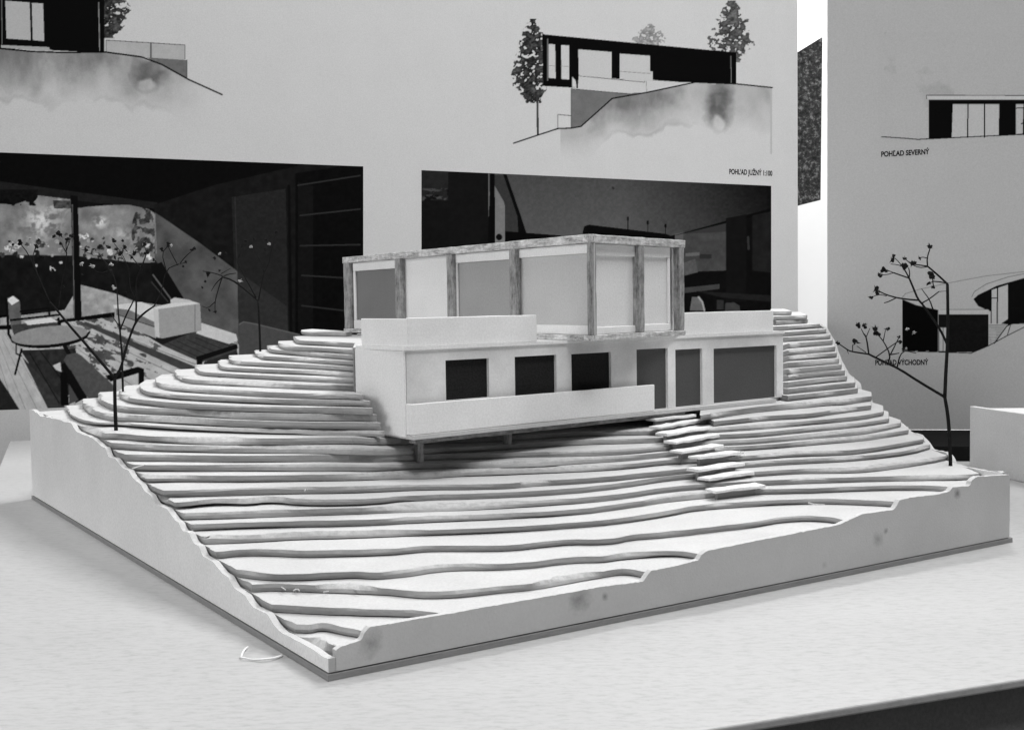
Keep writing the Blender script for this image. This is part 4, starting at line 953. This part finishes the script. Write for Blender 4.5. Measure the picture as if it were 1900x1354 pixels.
twig_tree('tall dark dried twig with forked stem at the lone corner before the captioned poster', (1764, 864), 9, [
    ([(1764, 864), (1761, 794), (1758, 765), (1753, 736)], .0108, .0095),
    ([(1753, 736), (1755, 690), (1758, 640), (1759, 590), (1758, 527)], .0105, .008),
    ([(1753, 736), (1747, 733), (1705, 708), (1668, 684), (1640, 671), (1612, 657)], .010, .0065),
    ([(1612, 657), (1579, 652), (1573, 649), (1557, 638)], .0055, .0035),
    ([(1758, 527), (1740, 510), (1721, 494)], .0065, .005), ([(1721, 494), (1720, 479), (1726, 460)], .0045, .003), ([(1720, 479), (1712, 477), (1706, 479)], .003, .0022),
    ([(1721, 494), (1700, 491), (1692, 489)], .0042, .003), ([(1720, 495), (1706, 497), (1690, 490), (1679, 480)], .0035, .0025),
    ([(1758, 526), (1745, 523), (1731, 522)], .0045, .0035), ([(1731, 522), (1730, 513)], .003, .003), ([(1731, 522), (1723, 527)], .0028, .002), ([(1731, 523), (1732, 533)], .003, .003),
    ([(1758, 640), (1745, 612), (1730, 590), (1713, 566), (1703, 555), (1695, 535), (1687, 516)], .0075, .0055), ([(1687, 516), (1680, 503), (1676, 498)], .0045, .004), ([(1676, 498), (1668, 486), (1658, 477)], .003, .0022), ([(1675, 494), (1664, 491), (1653, 490)], .0026, .002), ([(1687, 516), (1688, 506), (1686, 497)], .0035, .003),
    ([(1687, 516), (1672, 511), (1658, 506)], .005, .004), ([(1658, 506), (1648, 502), (1641, 500)], .003, .0024), ([(1658, 506), (1645, 510), (1634, 510)], .003, .0024),
    ([(1703, 557), (1680, 555), (1662, 552), (1645, 547), (1630, 540)], .006, .004), ([(1662, 553), (1650, 559), (1641, 562)], .0035, .003), ([(1645, 549), (1630, 546), (1616, 552)], .003, .002),
    ([(1711, 562), (1724, 555), (1742, 541)], .0045, .0035), ([(1742, 541), (1756, 540)], .0022, .0014), ([(1731, 574), (1725, 556), (1710, 536)], .0045, .002),
    ([(1612, 656), (1608, 628), (1604, 620)], .005, .0042), ([(1604, 622), (1598, 610)], .0032, .0024), ([(1607, 626), (1614, 609)], .003, .0022), ([(1582, 653), (1582, 640)], .003, .003), ([(1607, 654), (1590, 642)], .0025, .002),
    ([(1648, 675), (1652, 658), (1640, 634), (1630, 622)], .005, .003), ([(1639, 632), (1643, 612)], .0028, .002), ([(1652, 658), (1668, 626)], .0045, .003), ([(1626, 662), (1645, 648), (1668, 632)], .004, .003),
    ([(1665, 680), (1670, 658), (1680, 650), (1690, 653), (1700, 655)], .0045, .002), ([(1652, 658), (1668, 655)], .004, .003), ([(1572, 650), (1575, 657)], .003, .001)],
    [(1726, 457, 13, 0), (1706, 479, 9, 0), (1692, 489, 14, 0), (1697, 487, 9, 0), (1679, 479, 10, 0), (1678, 494, 15, 0), (1674, 492, 9, 0), (1658, 476, 10, 0), (1655, 483, 12, 0), (1640, 500, 13, 0), (1645, 504, 8, 0), (1634, 510, 13, 0), (1729, 512, 18, 0), (1723, 527, 9, 0), (1731, 533, 9, 0),
     (1625, 537, 14, 0), (1629, 543, 13, 0), (1616, 552, 10, 0), (1555, 636, 12, 0), (1587, 635, 16, 0), (1593, 605, 15, 0), (1605, 604, 13, 0), (1625, 609, 15, 0), (1628, 619, 15, 0), (1647, 611, 11, 0), (1668, 626, 9, 0), (1670, 634, 11, 0), (1675, 648, 10, 1), (1682, 646, 8, 1), (1683, 611, 10, 1), (1696, 617, 11, 1)], 3, thin=.76, spread=.09)
twig_tree('tall dark dried twig planted on the front of the spur by the left panel', (216, 811), 15, [
    ([(216, 811), (214, 770), (213, 735), (213, 700)], .0115, .0095), ([(213, 702), (204, 691), (165, 645), (127, 602), (108, 578), (92, 560)], .009, .005), ([(213, 700), (221, 690), (226, 676), (228, 668)], .0095, .007),
    ([(228, 668), (238, 632), (252, 596), (268, 580), (286, 568)], .008, .005), ([(252, 596), (253, 560), (252, 522), (262, 498), (272, 470)], .006, .003), ([(108, 578), (112, 540), (124, 480), (122, 448)], .004, .002), ([(122, 468), (132, 440)], .003, .002), ([(124, 470), (112, 450)], .003, .002),
    ([(92, 560), (70, 510), (52, 470), (40, 455)], .004, .002), ([(70, 510), (60, 478), (66, 458)], .003, .002), ([(286, 568), (300, 540), (308, 500), (330, 490), (345, 487)], .004, .002), ([(308, 500), (300, 470), (312, 456)], .003, .002), ([(333, 490), (345, 475), (356, 466)], .003, .002), ([(330, 492), (318, 470), (312, 457)], .003, .002), ([(272, 470), (268, 455)], .003, .002), ([(262, 498), (242, 474), (232, 462)], .003, .002)],
    [(124, 446, 14, 0), (133, 437, 11, 0), (110, 434, 15, 0), (101, 439, 10, 0), (38, 450, 13, 0), (24, 454, 9, 1), (66, 457, 11, 0), (36, 446, 9, 1), (56, 443, 8, 1), (18, 448, 8, 1), (72, 445, 8, 1), (272, 468, 12, 0), (268, 453, 11, 0), (238, 470, 13, 1), (243, 478, 10, 0), (231, 458, 12, 0), (214, 478, 10, 1), (345, 486, 9, 1), (340, 494, 8, 1), (356, 464, 12, 1), (361, 461, 8, 0), (312, 455, 11, 0), (318, 455, 9, 1), (300, 462, 11, 1), (98, 502, 13, 1), (81, 478, 10, 1), (286, 483, 10, 1), (113, 452, 9, 0)], 11, thin=.78, spread=.14)
twig_tree('thin dark dried twig standing behind the front twig on the hill spur', (228, 719), 21, [
    ([(228, 719), (227, 690), (227, 664), (224, 630), (222, 605)], .008, .0065), ([(222, 605), (219, 575), (218, 548), (214, 520), (206, 500)], .006, .003), ([(223, 608), (212, 592), (206, 582)], .004, .002), ([(223, 612), (236, 580), (247, 560), (250, 548)], .006, .004), ([(250, 552), (241, 535), (240, 500), (222, 470)], .004, .002), ([(214, 520), (196, 490), (184, 470)], .003, .002), ([(206, 500), (190, 478), (160, 468)], .003, .002), ([(240, 500), (226, 470), (212, 452)], .003, .002), ([(206, 500), (186, 508), (168, 496)], .003, .002), ([(227, 664), (252, 596)], .007, .006)],
    [(211, 446, 11, 0), (228, 446, 8, 0), (184, 458, 11, 0), (200, 459, 12, 0), (158, 465, 12, 0), (171, 493, 15, 1), (176, 472, 15, 1), (152, 490, 12, 1), (206, 490, 11, 1), (222, 470, 12, 0), (153, 510, 9, 1), (212, 534, 13, 1), (232, 543, 9, 1), (118, 532, 9, 1), (248, 470, 11, 0), (216, 462, 10, 1)], 19, thin=.72, spread=.12)
twig_tree('small dark dried twig rising behind the hill crest beside the house', (483, 652), 27, [
    ([(483, 652), (482, 620), (481, 595), (479, 558)], .0095, .008), ([(479, 558), (474, 553), (450, 533), (430, 519), (413, 514)], .0085, .006), ([(413, 514), (422, 509), (438, 507)], .005, .003), ([(413, 514), (400, 526), (392, 540)], .005, .002), ([(412, 515), (404, 540), (399, 560), (399, 578)], .006, .003), ([(399, 560), (386, 572), (375, 568)], .004, .002), ([(413, 512), (395, 506), (376, 503)], .0045, .003), ([(410, 508), (428, 498)], .003, .002),
    ([(475, 552), (466, 535), (452, 510), (440, 485)], .006, .003), ([(480, 556), (484, 532), (490, 505)], .006, .004), ([(490, 505), (484, 485), (470, 462), (456, 450)], .004, .002), ([(490, 505), (498, 492), (503, 466), (512, 432)], .004, .002), ([(503, 466), (494, 460)], .002, .002), ([(440, 485), (446, 470)], .003, .002)],
    [(455, 448, 11, 1), (466, 457, 9, 1), (472, 444, 8, 0), (493, 445, 9, 0), (500, 452, 9, 1), (493, 463, 10, 1), (513, 431, 10, 1), (448, 457, 8, 0), (408, 471, 9, 1), (419, 470, 7, 0), (446, 521, 12, 1), (385, 509, 13, 0), (381, 522, 9, 1), (375, 533, 8, 1), (408, 502, 7, 0), (398, 480, 8, 0), (399, 579, 8, 0), (388, 575, 7, 0)], 23, thin=.75, spread=.1)
